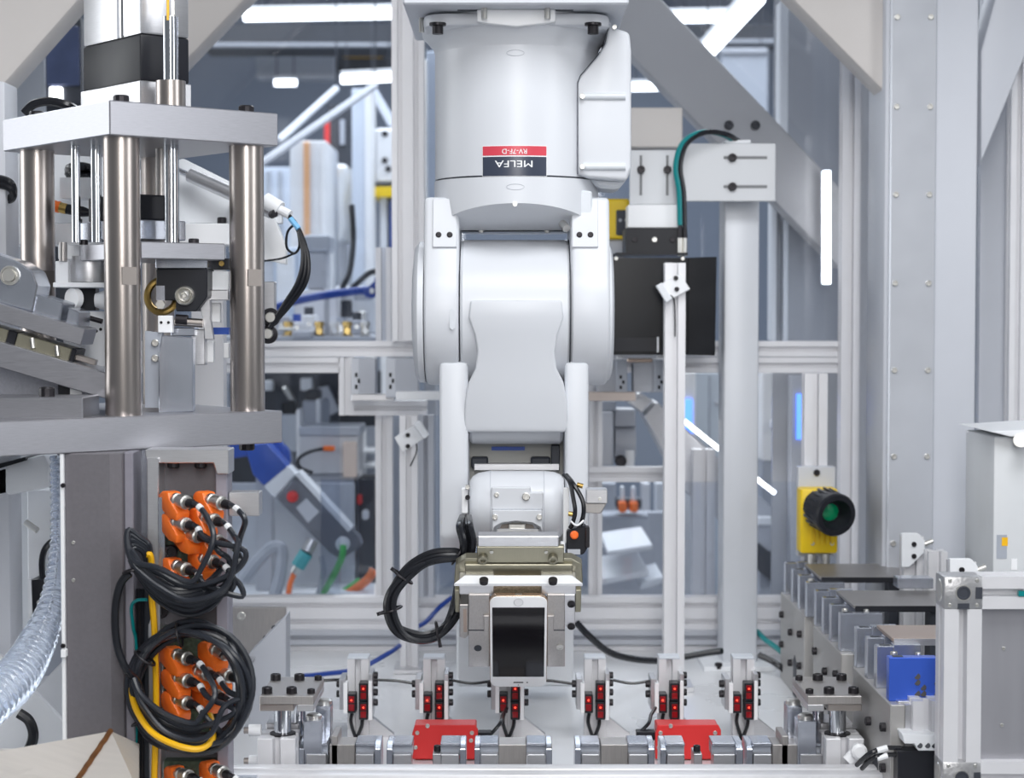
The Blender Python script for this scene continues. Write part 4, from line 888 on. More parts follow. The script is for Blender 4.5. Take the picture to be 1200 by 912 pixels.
part('body', B().pxprism([(35, 679), (58, 677), (60, 722), (54, 728), (37, 728), (34, 720)], 2.355, .045), BLACK, t, .004, 2); part('body_trim', B().pxprism([(33, 679), (36, 679), (38, 727), (36, 727), (33, 715)], 2.352, .01), WHITE, t)
part('cable', B().tube(catmull([W(50, 679, 2.36), W(49, 660, 2.36), W(52, 645, 2.36), W(60, 635, 2.37), W(70, 632, 2.39)]), .004, 8), RUB, t)
for x, y in ((46, 706), (50, 697)): bolt(t, W(x, y, 2.355), FRONT, .003, .002, BOLTS)
solo('hanging_cable', B().tube(catmull([W(22, 836, 2.2), W(34, 845, 2.2), W(39, 862, 2.2), W(33, 880, 2.2), W(20, 890, 2.2)]), .0065, 8), RUB, 'thick black cable bend below the spiral hose', 'cable')
solo('wall_panel', B().px(-40, 520, 36, 700, 3.035, .012), GREYD, 'dark grey sheet panel below the machine arm', 'panel')
solo('wall_panel', B().px(-40, 50, 54, 560, 2.95, .01), GREYD, 'dim grey rear panel behind the press columns', 'panel')
solo('corner_post', B().box((W(-30, 300, 2.3).x, 2.3, DECK_Z), (W(8, 300, 2.3).x, 2.36, W(0, 95, 2.3).z)), GREYP, 'grey square post at the outer end of the press', 'post', .004, 2)
# ---------------------------------------------------------------- sensor posts on the table
def make_sensor_post(cx, label, group, tilt=0):
    d = 2.42
    base = Vector((W(cx, 800, d).x, d + .014, DECK_Z))
    t = thing('photo_sensor_post', label, 'sensor post', base, group=group)
    w = .0138; zt_ = W(cx, 773, d).z
    part('post', B().profile((base.x - w, d, DECK_Z), (base.x + w, d + .028, zt_), 'z', 0, 0), ALU, t)
    part('end_cap', B().box((base.x - w, d, zt_), (base.x + w, d + .028, zt_ + .003)), mat('cap_grey', (.62, .66, .72), .4), t, .0006)
    dl = 2.395
    lb = part('bracket', B().px(cx - 22, 796, cx - 15, 832, dl + .004, .045), ALUS, t, .0006)
    part('bracket_tab', B().px(cx - 17, 801, cx - 12.5, 836, dl, .02), WHITE2, lb)
    for y in (805, 817): bolt(lb, Vector((W(cx - 22, y, dl).x, dl + .02, W(cx, y, dl).z)), LEFT, .0048, .0052, BOLT)
    rp = part('bracket', B().px(cx + 12, 790, cx + 17, 843, dl - .002, .045), ALUS, t, .0006)
    part('bracket_tab', B().px(cx + 12.5, 799, cx + 16.5, 844, dl - .005, .006), WHITE2, rp)
    for y in (795, 804, 815, 827): bolt(rp, Vector((W(cx + 17, y, dl).x, dl + .02, W(cx, y, dl).z)), RIGHT, .0046, .0055, BOLT)
    for (x0, x1, y0, y1) in ((cx - 13, cx - 2.5, 814, 836), (cx + 1, cx + 11.5, 801, 822), (cx + 1, cx + 11.5, 823, 844)):
        s = part('photo_sensor', B().px(x0, y0, x1, y1, dl, .022), BLACK, t, .0008)
        ym = (y0 + y1) / 2
        part('lens', B().px(x0 + 2, y0 + 2.5, x1 - 2, ym - .7, dl - .0008, .003), REDLENS, s, .0004); part('lens', B().px(x0 + 2, ym + .7, x1 - 2, y1 - 2.5, dl - .0008, .003), REDLENS, s, .0004)
        part('led', B().lathe([(0, .0013), (.001, .0008)], W((x0 + x1) / 2, ym - 4, dl - .0008), FRONT, 10), REDLED, s)
    for k, x in enumerate((cx - 7, cx + 5)):
        part('cable', B().tube(catmull([W(x, 836 + 7 * k, dl + .012), W(x - 1, 848 + 4 * k, dl + .012), W(x + (-8 if k else 6) , 868, dl + .018), (W(x + (-10 if k else 10), 872, dl).x, dl + .012, DECK_Z + .004)]), .0023, 8), RUB, t)
    part('foot_gusset', B().prism([(base.x + w, DECK_Z + .03), (base.x + w + .032, DECK_Z + .004), (base.x + w + .032, DECK_Z), (base.x + w, DECK_Z)], 'y', d + .008, d + .02), ALUS, t)
    return t
SP = [(419.5, 'sensor post with red photo sensors beside the clamp with five bolts'), (508.5, 'sensor post with red photo sensors behind the red box next to the hose ring'),
      (597.5, 'sensor post with red photo sensors below the phone'), (697.5, 'sensor post with red photo sensors next below the gripper side plate'),
      (784.5, 'sensor post with red photo sensors in front of the slim tall post'), (871.5, 'sensor post with red photo sensors in front of the broad grey post')]
for cx, lab in SP: make_sensor_post(cx, lab, 'photo sensor posts on the machine table')
for i, (xa, xb, lab) in enumerate(((438, 490, 'thin black wire between sensor posts near the hose ring'), (528, 578, 'thin black wire between sensor posts near the phone'), (618, 674, 'thin black wire behind the lower end of the phone'), (718, 762, 'thin black wire between sensor posts under the hood'))):
    solo('sensor_wire', B().tube(catmull([W(xa, 797, 2.43), W((xa + xb) / 2, 801 if i % 2 else 798, 2.43), W(xb, 798 if i % 2 else 802, 2.43)]), .0019, 6), RUB, lab, 'wire')
# red boxes
def redbox(x0, x1, label):
    d = 2.30; t = thing('red_box', label, 'box', (W((x0 + x1) / 2, 880, d).x, d + .02, DECK_Z))
    p = part('front_plate', B().pxprism([(x0 + 3, 850), (x1 - 3, 850), (x1, 856), (x1, 890), (x0, 890), (x0, 860)], d, .006), RED, t, .001)
    part('housing', B().box((W(x0 + 2, 870, d).x, d + .006, DECK_Z), (W(x1 - 2, 870, d).x, d + .045, W(x0, 851, d + .006).z)), RED, t, .0015)
    for x, y in ((x0 + 6, 859), (x1 - 7, 859), (x0 + 4, 876), (x1 - 8, 868), (x0 + 18, 851)): bolt(p, W(x, y, d), FRONT, .0026, .0015, BOLTS)
    pl = part('plug', B().px(x1, 859, x1 + 16, 868, d + .01, .018) if x0 < 600 else B().px(x0 - 22, 858, x0, 868, d + .01, .018), BLACK, t, .001)
    e = (x1 + 14, 862) if x0 < 600 else (x0 - 20, 860)
    s_ = 1 if x0 < 600 else 1
    part('cable', B().tube(catmull([W(e[0], e[1], d + .018), W(e[0] + 12, 848, d + .03), W(e[0] + 15, 838, d + .06), W(e[0] + 20, 830, d + .09)]), .0023, 8), RUB, t)
redbox(483, 560, 'red sheet metal box on the table close to the phone'); redbox(768, 845, 'red sheet metal box in front of the broad grey post')

# pallet blocks along the front rail
def pallet_block(x0, x1, label, flip=False, d=2.16):
    t = thing('pallet_block', label, 'block', (W((x0 + x1) / 2, 890, d).x, d + .02, DECK_Z), group='grooved pallet blocks along the front rail')
    zt_ = W(600, 872, d).z; za = W(600, 876, d).z; zb_ = W(600, 884, d).z; X0, X1 = W(x0, 880, d).x, W(x1, 880, d).x; w = X1 - X0
    c0, c1 = (X0, X0 + w * .24) if flip else (X1 - w * .24, X1)
    part('cheek', B().prism([(d, DECK_Z), (d, za - .002), (d + .016, zt_), (d + .045, zt_), (d + .045, DECK_Z)], 'x', c0, c1), ALUB, t, .0008)
    i0, i1 = (c1, X1) if flip else (X0, c0)
    part('head', B().box((i0, d + .004, za), (i1, d + .045, zt_)), ALUB, t, .0008)
    part('recess', B().box((i0, d + .012, zb_ - .004), (i1, d + .04, za)), GREYD, t)
    part('insert', B().box((i0 + w * .03, d - .002, DECK_Z), (i1 - w * .03, d + .03, zb_)), ALUS, t, .0008)
PB = ['right beside the clamp near the connectors', 'between the filler plate by the clamp and the first red box', 'touching the outer edge of the first red box', 'in front of the first red box by the bolt block', 'in front of the first red box edge towards the phone', 'just past the filler plate below the phone', 'before the filler plate leading to the second red box', 'just past that filler plate, at the second red box edge', 'in front of the second red box', 'at the second red box edge towards the stacked supports', 'between second red box and the filler near the stacked supports', 'in front of the clamp beside the stacked supports']
for i, (a, b_, f) in enumerate([(350, 383, True), (416, 446, False), (453, 483, True), (516, 546, False), (556, 584, True), (617, 647, False), (674, 703, True), (736, 767, False), (774, 803, True), (835, 871, False), (875, 905, True), (937, 974, False)]):
    pallet_block(a, b_, 'grooved pallet block ' + PB[i], f)
for a, b_, lab in ((386, 416, 'flat grey filler plate between clamp and pallet blocks'), (584, 617, 'flat grey filler plate between pallet blocks below the phone'), (704, 736, 'flat grey filler plate between pallet blocks beside the second red box'), (905, 937, 'flat grey filler plate between pallet blocks near the stacked supports')):
    solo('filler_plate', B().box((W(a, 880, 2.17).x, 2.17, DECK_Z), (W(b_, 880, 2.17).x, 2.21, W(600, 873, 2.17).z)), JAW, lab, 'plate', .0008)
for x0, lab in ((507, 'small clamp block with a black bolt next to the first red box'), (813, 'small clamp block with a black bolt next to the second red box')):
    t = thing('clamp_block', lab, 'clamp', (W(x0 + 4, 890, 2.17).x, 2.17, DECK_Z)); part('block', B().box((W(x0, 890, 2.165).x, 2.165, DECK_Z), (W(x0 + 10, 890, 2.165).x, 2.2, W(600, 884, 2.165).z)), ALUS, t, .0006)
    bolt(t, Vector((W(x0 + 5, 890, 2.165).x, 2.18, W(600, 884, 2.165).z)), UP, .0042, .007, BOLT)
# front rail
t = thing('front_rail', 'long bright aluminium rail along the table front', 'rail', (.05, 2.07, DECK_Z))
z1 = W(600, 908, 2.05).z
part('rail', B().profile((W(262, 905, 2.05).x, 2.05, DECK_Z), (W(1078, 905, 2.05).x, 2.10, z1), 'x', 0, 0, .05), ALU, t, .002, 2)
part('inner_lip', B().box((W(262, 905, 2.05).x, 2.10, DECK_Z), (W(1070, 905, 2.05).x, 2.112, z1 - .004)), ALUS, t)
part('end_cap', B().box((W(272, 905, 2.04).x, 2.04, DECK_Z), (W(300, 905, 2.04).x, 2.05, W(600, 911, 2.04).z)), GREYD, t); part('end_cap', B().box((W(1052, 905, 2.04).x, 2.04, DECK_Z), (W(1082, 905, 2.04).x, 2.05, W(600, 909, 2.04).z)), ALUB, t)
part('label', B().px(1064, 904, 1074, 911, 2.038, .002), WHITE2, t)

# bolted clamp cylinders
def clamp(x0, mir, label):
    d = 2.13; s = 1
    t = thing('clamp_cylinder', label, 'clamp', (W(x0 + 35, 890, d).x, d + .03, DECK_Z))
    def X(px): return W((x0 + px) if not mir else (x0 + 80 - px), 850, d).x
    zt_ = W(600, 816, d).z; zb_ = W(600, 826, d).z; ze = W(600, 834, d).z
    y1 = d + .115
    P = B().box((X(0), d, zb_), (X(64), y1, zt_)); pl = part('top_plate', P, JAW, t, .001)
    part('plate_nose', B().box((X(44), d, ze), (X(64), y1, zb_)), ALUS, t, .001)
    part('yoke', B().box((X(0), d + .002, ze), (X(40), y1 - .02, zb_)), STEEL, t, .0008)
    for (px_, yy, r) in ((7, .016, .0062), (36, .016, .0062), (59, .016, .0045), (7, .095, .0062), (36, .095, .0062), (59, .095, .0045)):
        bolt(pl, Vector((X(px_), d + yy, zt_)), UP, r, r * 1.2, BOLT)
    zc_ = W(600, 866, d).z
    part('cylinder', B().profile((X(-3), d + .0, DECK_Z), (X(42), d + .05, zc_), 'z', 0, 0, .05), ALU, t, .001)
    part('piston_rod', B().cyl((X(24), d + .026, zc_), (X(24), d + .026, zb_ - .004), .0098, n=24), CHROME, t)
    part('collar', B().cyl((X(24), d + .026, zc_ - .001), (X(24), d + .026, zc_ + .0015), .015, n=24), BOLT, t)
    part('guide_rod', B().cyl((X(38), d + .08, DECK_Z), (X(38), d + .08, zb_ - .004), .007, n=20), CHROME, t)
    part('rear_cylinder', B().box((X(0), d + .055, DECK_Z), (X(40), d + .105, zc_ + .006)), ALUS, t, .001)
    hb = part('hinge_block', B().box((X(48), d + .03, DECK_Z), (X(70), d + .06, W(600, 852, d).z)), ALUB, t, .0008); part('hinge_block', B().box((X(58), d + .075, DECK_Z), (X(76), d + .105, W(600, 844, d).z)), ALUB, t, .0008)
    part('pin', B().lathe([(0, .009), (.004, .009), (.006, .006)], (X(59), d + .045, W(600, 852, d).z), UP, 20), BOLTS, t); part('pin', B().lathe([(0, .009), (.004, .009), (.006, .006)], (X(67), d + .09, W(600, 844, d).z), UP, 20), BOLTS, t)
    part('side_stop', B().box((X(80), d + .04, DECK_Z), (X(88), d + .09, W(600, 872, d).z)), JAW, t, .0008)
    if not mir:
        for y in (856, 892): part('air_fitting', B().cyl(W(x0 - 12, y, d + .02), W(x0 + 2, y, d + .02), .007, n=14), WHITE2, t); part('fitting_nut', B().cyl(W(x0 - 18, y, d + .02), W(x0 - 12, y, d + .02), .004, n=10), STEEL, t)
    else:
        part('air_fitting', B().cyl(W(994, 893, d - .012), W(1010, 876, d - .012), .008, n=14), WHITE2, t); part('fitting_cap', B().lathe([(0, .009), (.006, .0092), (.009, .006)], W(1006, 880, d - .018), FRONT, 18), WHITE2, t)
clamp(304, False, 'bolted clamp cylinder beside the orange connector panel'); clamp(930, True, 'bolted clamp cylinder beside the stacked supports')

# plates between stand and sensor posts
t = thing('angle_bracket', 'grey folded angle bracket with drilled flange near the connectors', 'bracket', (W(305, 880, 2.55).x, 2.55, DECK_Z))
part('upright', B().pxprism([(292, 766), (335, 722), (335, 861), (292, 861)], 2.46, .05), GREYM, t, .001)
pl = part('drilled_flange', slab([W(282, 778, 2.44), W(292, 780, 2.44), W(337, 722, 2.56), W(325, 728, 2.60)], .004), ALUS, t)
part('back_plate', B().px(268, 712, 335, 790, 2.62, .01), JAW, t, .001)
for x, y in ((283, 722), ): bolt(t, W(x, y, 2.62), FRONT, .006, .003, BOLTS)
for x, y, dd in ((303, 760, 2.478), (312, 748, 2.50), (322, 736, 2.53)): part('hole', B().lathe([(0, .0048), (.001, .0045)], W(x, y, dd) , Vector((0, -.6, .8)), 12), DARK, pl)

# ---------------------------------------------------------------- stacked support blocks
XL = (1045 - 600) * 2.03 / F_PX; ZS = W(1045, 771, 2.03).z
def dd_(px): return XL * F_PX / (px - 600)
sides = [((918, 946), 'far'), ((957, 990), 'middle'), ((1004, 1049), 'near')]
GS = 'polished support blocks on the stepped side plates'
labs = ['grey steel side plate under the blocks below the yellow camera', 'grey steel side plate in the middle of the stacked supports', 'grey steel side plate under the blue block']
for (pa_, pb_), lab in [(s_[0], l) for s_, l in zip(sides, labs)]:
    d0, d1 = dd_(pb_), dd_(pa_); zt_ = ZS - .048
    t = thing('support_side_plate', lab, 'plate', (XL, (d0 + d1) / 2, DECK_Z))
    pl = part('plate', B().prism([(d0, DECK_Z), (d0, zt_), (d1, zt_), (d1, DECK_Z)], 'x', XL - .002, XL + .014), TRAY if False else mat('tumbled_steel', (.44, .43, .42), .45, .5, .06, 80), t, .001)
    for f in (.12, .5, .88):
        for zz in (zt_ - .03, zt_ - .075): bolt(pl, Vector((XL - .002, d0 + (d1 - d0) * f, zz - (.012 if f == .5 else 0))), LEFT, .0052, .006, BOLT)
    part('relief_slot', B().prism([(d0 + (d1 - d0) * .3, DECK_Z), (d0 + (d1 - d0) * .3, DECK_Z + .05), (d0 + (d1 - d0) * .36, DECK_Z + .06), (d0 + (d1 - d0) * .42, DECK_Z + .05), (d0 + (d1 - d0) * .42, DECK_Z)], 'x', XL - .0028, XL + .001), DARK, pl)
    part('front_strip', B().box((XL + .014, d0, DECK_Z), (XL + .034, d0 + .01, zt_)), ALUS, t)
for i, px_ in enumerate([921, 930, 938, 947, 958, 967, 976, 987, 1006, 1019, 1030, 1045]):
    d0 = dd_(px_); near = px_ == 1045; grp = i // 4
    m_ = BLUEA if near else ALUB
    lab = 'blue anodised support block with drilled holes at the front of the stack' if near else ['first', 'second', 'third', 'fourth', 'fifth', 'sixth', 'seventh', 'eighth', 'ninth', 'tenth', 'eleventh'][10 - i] + ' polished support block behind the blue block'
    t = thing('support_block', lab, 'block', (XL + .025, d0 + .01, ZS - .048), group=None if near else GS)
    last = i % 4 == 3; w = .053 if last else .05; th = .016
    part('body', B().box((XL, d0, ZS - .048), (XL + (w if last else .019), d0 + th, ZS)), m_, t, .0008)
    if not last: part('top_bridge', B().box((XL + .019, d0, ZS - .016), (XL + w, d0 + th, ZS + .002)), m_, t, .0008)
    part('groove', B().box((XL + .005, d0 + .004, ZS - .0002), (XL + .016, d0 + .012, ZS + .0006)), DARK, t)
    if last: bolt(t, Vector((XL + .009, d0 + .02, ZS - .002)), UP, .004, .005, BOLTS); bolt(t, Vector((XL + .036, d0 + .02, ZS - .002)), UP, .0035, .004, BOLTS)
    if near:
        for x, y in ((1075, 793), (1075, 800), (1082, 806), (1075, 813), (1082, 813), (1098, 800), (1098, 813)): part('hole', B().cyl(W(x, y, d0 + .0005), W(x, y, d0 - .0004), .0034, n=12), BOLT, t)
for (x0, y0, x1, d0, dep, mm, lab, zo) in ((935, 0, 1068, 2.62, .14, TRAY, 'dark thin tray plate below the yellow camera', .0), (970, 0, 1110, 2.36, .13, TRAY, 'dark thin tray plate resting on the middle blocks', .0), (1048, 0, 1140, 2.12, .09, BROWN, 'copper brown tray plate near the blue block', .0)):
    t = thing('tray_plate', lab, 'tray', (W((x0 + x1) / 2, 700, d0).x, d0 + dep / 2, ZS))
    part('plate', B().box((XL + .021, d0, ZS + .0022), (XL + .021 + .165, d0 + dep, ZS + .006)), mm, t, .0005); part('front_edge', B().box((XL + .023, d0 - .003, ZS - .002), (XL + .021 + .16, d0, ZS + .0055)), BLACK if mm is TRAY else ALUS, t)
    for k in (0, 1): part('support_leg', B().box((XL + .12 + k * .045, d0 + .01, DECK_Z), (XL + .138 + k * .045, d0 + .04, ZS - .002)), DARK, t); bolt(t, Vector((XL + .129 + k * .045, d0 + .01, ZS - .03)), FRONT, .003, .002, BOLTS)
# blue lit valve post in front of the near plate
t = thing('valve_terminal', 'small grey terminal stack under the blue block', 'terminal', (W(1080, 880, 2.0).x, 2.0, DECK_Z))
part('front_plate', B().px(1052, 822, 1072, 886, 2.02, .012), ALUS, t, .0006); part('rail_post', B().profile((W(1070, 850, 2.0).x, 2.0, W(600, 866, 2.0).z), (W(1104, 850, 2.0).x, 2.03, W(600, 822, 2.0).z), 'z', 0, 0), ALU, t)
tr = part('terminal_row', B().pxprism([(1057, 860), (1100, 862), (1104, 868), (1104, 880), (1076, 880), (1072, 872), (1060, 872)], 1.985, .04), WHITE, t, .0008)
for x in (1078, 1087, 1095): part('terminal_hole', B().cyl(W(x, 874, 1.986), W(x, 874, 1.9845), .003, n=10), DARK, tr)
part('base', B().px(1052, 880, 1104, 925, 1.99, .06), BLACK, t, .001)
for k in range(2):
    c = solo('hanging_cable', B().tube(catmull([W(1004 + 6 * k, 897 + 4 * k, 2.02), W(1018 + 5 * k, 884 + 5 * k, 2.0), W(1036, 877 + 8 * k, 2.0), W(1056, 877 + 8 * k, 2.0)]), .0026, 8), RUB, ['thin black cable with white tag running to the terminal stack', 'lower black cable with white tag running to the terminal stack'][k], 'cable')
    part('wire_marker', B().tube([W(1028, 880 + 9 * k, 1.999), W(1040, 876.5 + 9 * k, 1.999)], .0034, 8), WHITE2, c)
# posts with bevelled caps behind the trays
for (x0, x1, y0, d, lab) in ((1057, 1084, 625, 2.58, 'white profile stop post with sloping cap plate behind the dark tray'), (1086, 1112, 643, 2.52, 'plain white profile stop post between two capped posts'), (1113, 1146, 655, 2.3, 'white profile stop post with sloping cap plate behind the guard frame')):
    t = thing('stop_post', lab, 'post', (W((x0 + x1) / 2, 800, d).x, d + .02, DECK_Z))
    part('post', B().profile((W(x0 + 2, 700, d).x, d, DECK_Z), (W(x1 - 2, 700, d).x, d + .03, W(600, y0 + 4, d).z), 'z', 0, 0), ALU, t)
    if '\x00' not in lab and 'plain' not in lab:
        cpp = part('cap_plate', B().pxprism([(x0, y0), (x1 - 8, y0), (x1, y0 + 9), (x1, y0 + 22), (x0 + 9, y0 + 40), (x0, y0 + 40)], d - .008, .008), WHITE, t, .0008)
        for y in (y0 + 13, y0 + 27): bolt(cpp, W(x0 + 14, y, d - .008), FRONT, .0035, .002, BOLT)
        part('stop_screw', B().cyl(W(x1 - 4, y0 + 14, d - .004), W(x1 + 9, y0 + 9, d - .004), .0035, n=10), BOLTS, t)
solo('stop_bar', B().px(1052, 678, 1094, 690, 2.45, .03), ALUB, 'polished bar in front of the capped stop post', 'bar', .0008)

# ---------------------------------------------------------------- yellow camera
t = thing('vision_camera', 'yellow vision camera with black lens on a white profile post', 'camera', (W(957, 780, 2.8).x, 2.82, DECK_Z))
part('post', B().profile((W(942, 600, 2.84).x, 2.84, DECK_Z), (W(969, 600, 2.84).x, 2.87, W(955, 438, 2.84).z), 'z', 0, 0), ALU, t)
bk = part('mount_plate', B().px(935, 547, 979, 652, 2.82, .02), GREYP, t, .001); bolt(bk, W(957, 554, 2.82), FRONT, .005, .003, BOLT)
by = part('housing', B().px(938, 573, 982, 649, 2.78, .04), YELLOW, t, .004, 2)
for k in range(5): part('cooling_rib', B().px(950 + 6 * k, 616, 953 + 6 * k, 638, 2.777, .006), YELLOW, by)
for x, y in ((952, 637), (975, 637)): bolt(by, W(x, y, 2.78), FRONT, .003, .002, BOLTS)
c = W(957, 592, 2.78); ax = (W(974, 601, 2.735) - c).normalized()
ln = part('lens_barrel', B().lathe([(0, .022), (.012, .022), (.014, .027), (.05, .0315), (.062, .032), (.066, .030), (.066, .023), (.056, .020), (.045, .016)], c, ax, 32), BLACK, t)
for k in range(20):
    a, b2 = frame_of(ax); w = 2 * math.pi * k / 20; v = a * math.cos(w) + b2 * math.sin(w); part('grip_rib', B().obox(c + ax * .034 + v * .0305, (.03, .0025, .003), (ax, v, ax.cross(v))), RUBG, ln)
part('lens_glass', B().lathe([(0, .0150), (.002, .011), (.004, .002)], c + ax * .044, ax, 20), GREENL, ln)
for x in (951, 968): part('plug', B().cyl(W(x, 649, 2.80), W(x, 664, 2.80), .006, n=12), BOLTS, t)

# ---------------------------------------------------------------- guard frame in the near corner
t = thing('guard_fence', 'aluminium profile guard frame with grey panel and corner cubes', 'frame', (W(1127, 912, 1.92).x, 1.92, DECK_Z))
d = 1.90; X0, X1 = W(1106, 800, d).x, W(1150, 800, d).x; z0, z1 = W(1127, 714, d).z, W(1127, 676, d).z; w = X1 - X0
part('post', B().profile((X0, d, DECK_Z - .0), (X1, d + w, z0), 'z', 0, 0), ALU, t)
part('beam', B().profile((X1, d, z0), (X1 + .12, d + w, z1), 'x', 0, 0), ALU, t)
zb1, zb0 = W(1127, 893, d).z, W(1127, 931, d).z
part('beam', B().profile((X1, d, zb0), (X1 + .12, d + w, zb1), 'x', 0, 0), ALU, t)
part('panel', B().box((X1, d + .012, zb1), (X1 + .12, d + .018, z0)), mat('brushed_guard_panel', (.36, .36, .39), .42, .5, .08, 90, (1, 1, .1)), t)
CUBE = mat('die_cast_cube', (.50, .50, .51), .35, .75, .18, 300, None, .35)
for (a, b_) in ((z0, z1), (zb0, zb1)):
    cb = part('corner_cube', B().box((X0 - .0008, d - .0008, a), (X1 + .0008, d + w, b_)), CUBE, t, .002, 2)
    zc_ = (a + b_) / 2; xc = (X0 + X1) / 2
    part('bore', B().lathe([(0, .0072), (.0008, .0070), (.0009, .0055), (.0002, .005)], (xc, d - .0008, zc_), FRONT, 20), DARK, cb); part('bore_ring', B().lathe([(0, .0085), (.0006, .0084), (.0006, .0072)], (xc, d - .0008, zc_), FRONT, 20, False), BOLTS, cb)
    part('bore', B().lathe([(0, .012), (.0008, .0115)], (X0 - .0008, d + w / 2, zc_), LEFT, 20), BOLTS, cb)
    for sx in (-1, 1):
        for sz in (-1, 1): part('rivet', B().lathe([(0, .0022), (.0008, .0015)], (xc + sx * w * .36, d - .0008, zc_ + sz * w * .33), FRONT, 10), BOLTS, cb)
    part('tab', B().box((xc - .006, d - .0012, a), (xc + .006, d, a + .006)), DARK, cb); part('tab', B().box((X1 - .007, d - .0012, zc_ - .006), (X1, d, zc_ + .006)), DARK, cb)
part('slot_nut', B().px(1194, 693, 1204, 699, d - .001, .006), TEAL, t)
for x, y in ((1176, 760), (1174, 850)): bolt(t, W(x, y, d + .012), FRONT, .0018, .001, BOLTS)

# cables on the table behind the sensors
def cab(pts, r, m_, label, cat_='cable'): return solo('table_cable', B().tube(catmull([W(*p) for p in pts], 8), r, 8), m_, label, cat_)
cab([(676, 730, 2.75), (690, 745, 2.74), (715, 765, 2.76), (745, 773, 2.80), (775, 775, 2.86)], .0052, RUB, 'thick black cable drooping beside the gripper')
cab([(803, 770, 2.9), (825, 766, 2.88), (846, 763, 2.86)], .005, RUB, 'black cable running between slim and broad post')
cab([(890, 768, 2.86), (905, 775, 2.84), (918, 784, 2.82), (925, 790, 2.83)], .0052, RUB, 'black cable slipping behind the stacked supports')
cab([(887, 740, 2.95), (897, 750, 2.9), (908, 758, 2.88), (920, 768, 2.86)], .0042, TEAL, 'teal cable slipping behind the stacked supports')
cab([(348, 793, 2.7), (380, 790, 2.75), (420, 784, 2.78), (455, 766, 2.80), (468, 757, 2.84)], .0038, BLUEC, 'blue cable lying across the table behind the clamp')
cab([(489, 735, 2.92), (500, 728, 2.95), (515, 712, 3.0), (530, 700, 3.0)], .0038, BLUEC, 'blue cable rising behind the hose ring')
cab([(375, 798, 2.6), (400, 797, 2.6), (408, 800, 2.58)], .0022, RUB, 'thin black cable beside the first sensor post')
solo('robot_pedestal_plate', B().px(535, 735, 672, 805, 2.66, .08), mat('pedestal_white', (.70, .72, .75), .35, .1), 'pale grey box standing behind the gripper', 'box', .003)
# ---------------------------------------------------------------- machinery in the hall beyond the panes
def bg(name, label, cat_, parts, d, base=None, group=None):
    """parts: (name, material, polygon or rect in photo pixels, distance offset, depth[, bevel])"""
    xs = [p[2][0] if not isinstance(p[2][0], tuple) else p[2][0][0] for p in parts]
    t = thing(name, label, cat_, W(sum(xs) / len(xs), base or 700, d), group=group)
    for p in parts:
        b = B(); q = p[2]
        if isinstance(q[0], tuple): b.pxprism(q, d + p[3], p[4])
        else:
            b.px(q[0], q[1], q[2], q[3], d + p[3], p[4])
            if q[3] >= 700 and d + p[3] > 3.22:
                zl_ = min(v.z for v in b.v); b.v = [Vector((v.x, v.y, 0 if v.z < zl_ + 1e-5 else v.z)) for v in b.v]
        part(p[0], b, p[1], t, p[5] if len(p) > 5 else .002)
    return t
def hang_thing(t):
    M_ = root_mat(t); c = [M_ @ v.co for ch in t.children for v in ch.data.vertices]
    x0 = min(p.x for p in c); x1 = max(p.x for p in c); y_ = sum(p.y for p in c) / len(c); z_ = sum(p.z for p in c) / len(c)
    for f in (.1, .9): hang(t, x0 + (x1 - x0) * f, y_, z_)
def legs(t, x0, x1, d, y, m_=GREYM):
    for x in (x0, x1): part('leg', B().box((W(x, y, d).x - .02, d, 0), (W(x, y, d).x + .02, d + .04, W(x, y, d).z)), m_, t)
# low benches that carry the equipment
t = bg('work_bench', 'grey bench behind the frame beam carrying brass fittings', 'bench', [('top', GREYM, (250, 394, 470, 402), 0, .9)], 3.6, 400); legs(t, 255, 465, 3.65, 402)
t = bg('work_bench', 'low pale bench carrying the blue actuator', 'bench', [('top', WHITE, (200, 702, 440, 712), 0, .2), ('back_sheet', mat('pale_sheet', (.55, .58, .63), .35), (200, 566, 416, 702), .19, .006)], 3.3, 699); legs(t, 210, 430, 3.4, 712)
# overhead
hangp = bg('cable_duct', 'dark overhead cable duct under the long led lamp', 'duct', [('duct', DARK, (230, 27, 470, 52), 0, .3), ('rim', GREYM, (230, 50, 470, 54), -.02, .04)], 6.2, 30); hang_thing(hangp)
hangp = bg('duct_panel', 'grey hanging duct panel', 'panel', [('panel', GREYD, (300, 54, 392, 88), 0, .2), ('lower_edge', GREYM, (300, 87, 392, 92), -.02, .1)], 6.6, 60); hang_thing(hangp)
hangp = bg('cable_tray', 'overhead tray with a yellow cable', 'tray', [('tray', DARK, (395, 54, 470, 84), 0, .3), ('yellow_cable', YCAB, (402, 62, 448, 67), -.02, .03)], 6.62, 60); hang_thing(hangp)
hangp = bg('duct_panel', 'blue grey ceiling panel beside the slanting lamp', 'panel', [('panel', GREYD, (845, 60, 900, 140), 0, .2), ('edge', GREYM, (845, 56, 900, 62), -.02, .1)], 6.2, 60); hang_thing(hangp)
hangp = bg('cable_duct', 'dark overhead duct crossing behind the slanting lamp', 'duct', [('duct', DARK, (760, 28, 925, 46), 0, .3), ('rim', GREYM, (760, 46, 925, 50), -.02, .05)], 7.0, 30); hang_thing(hangp)
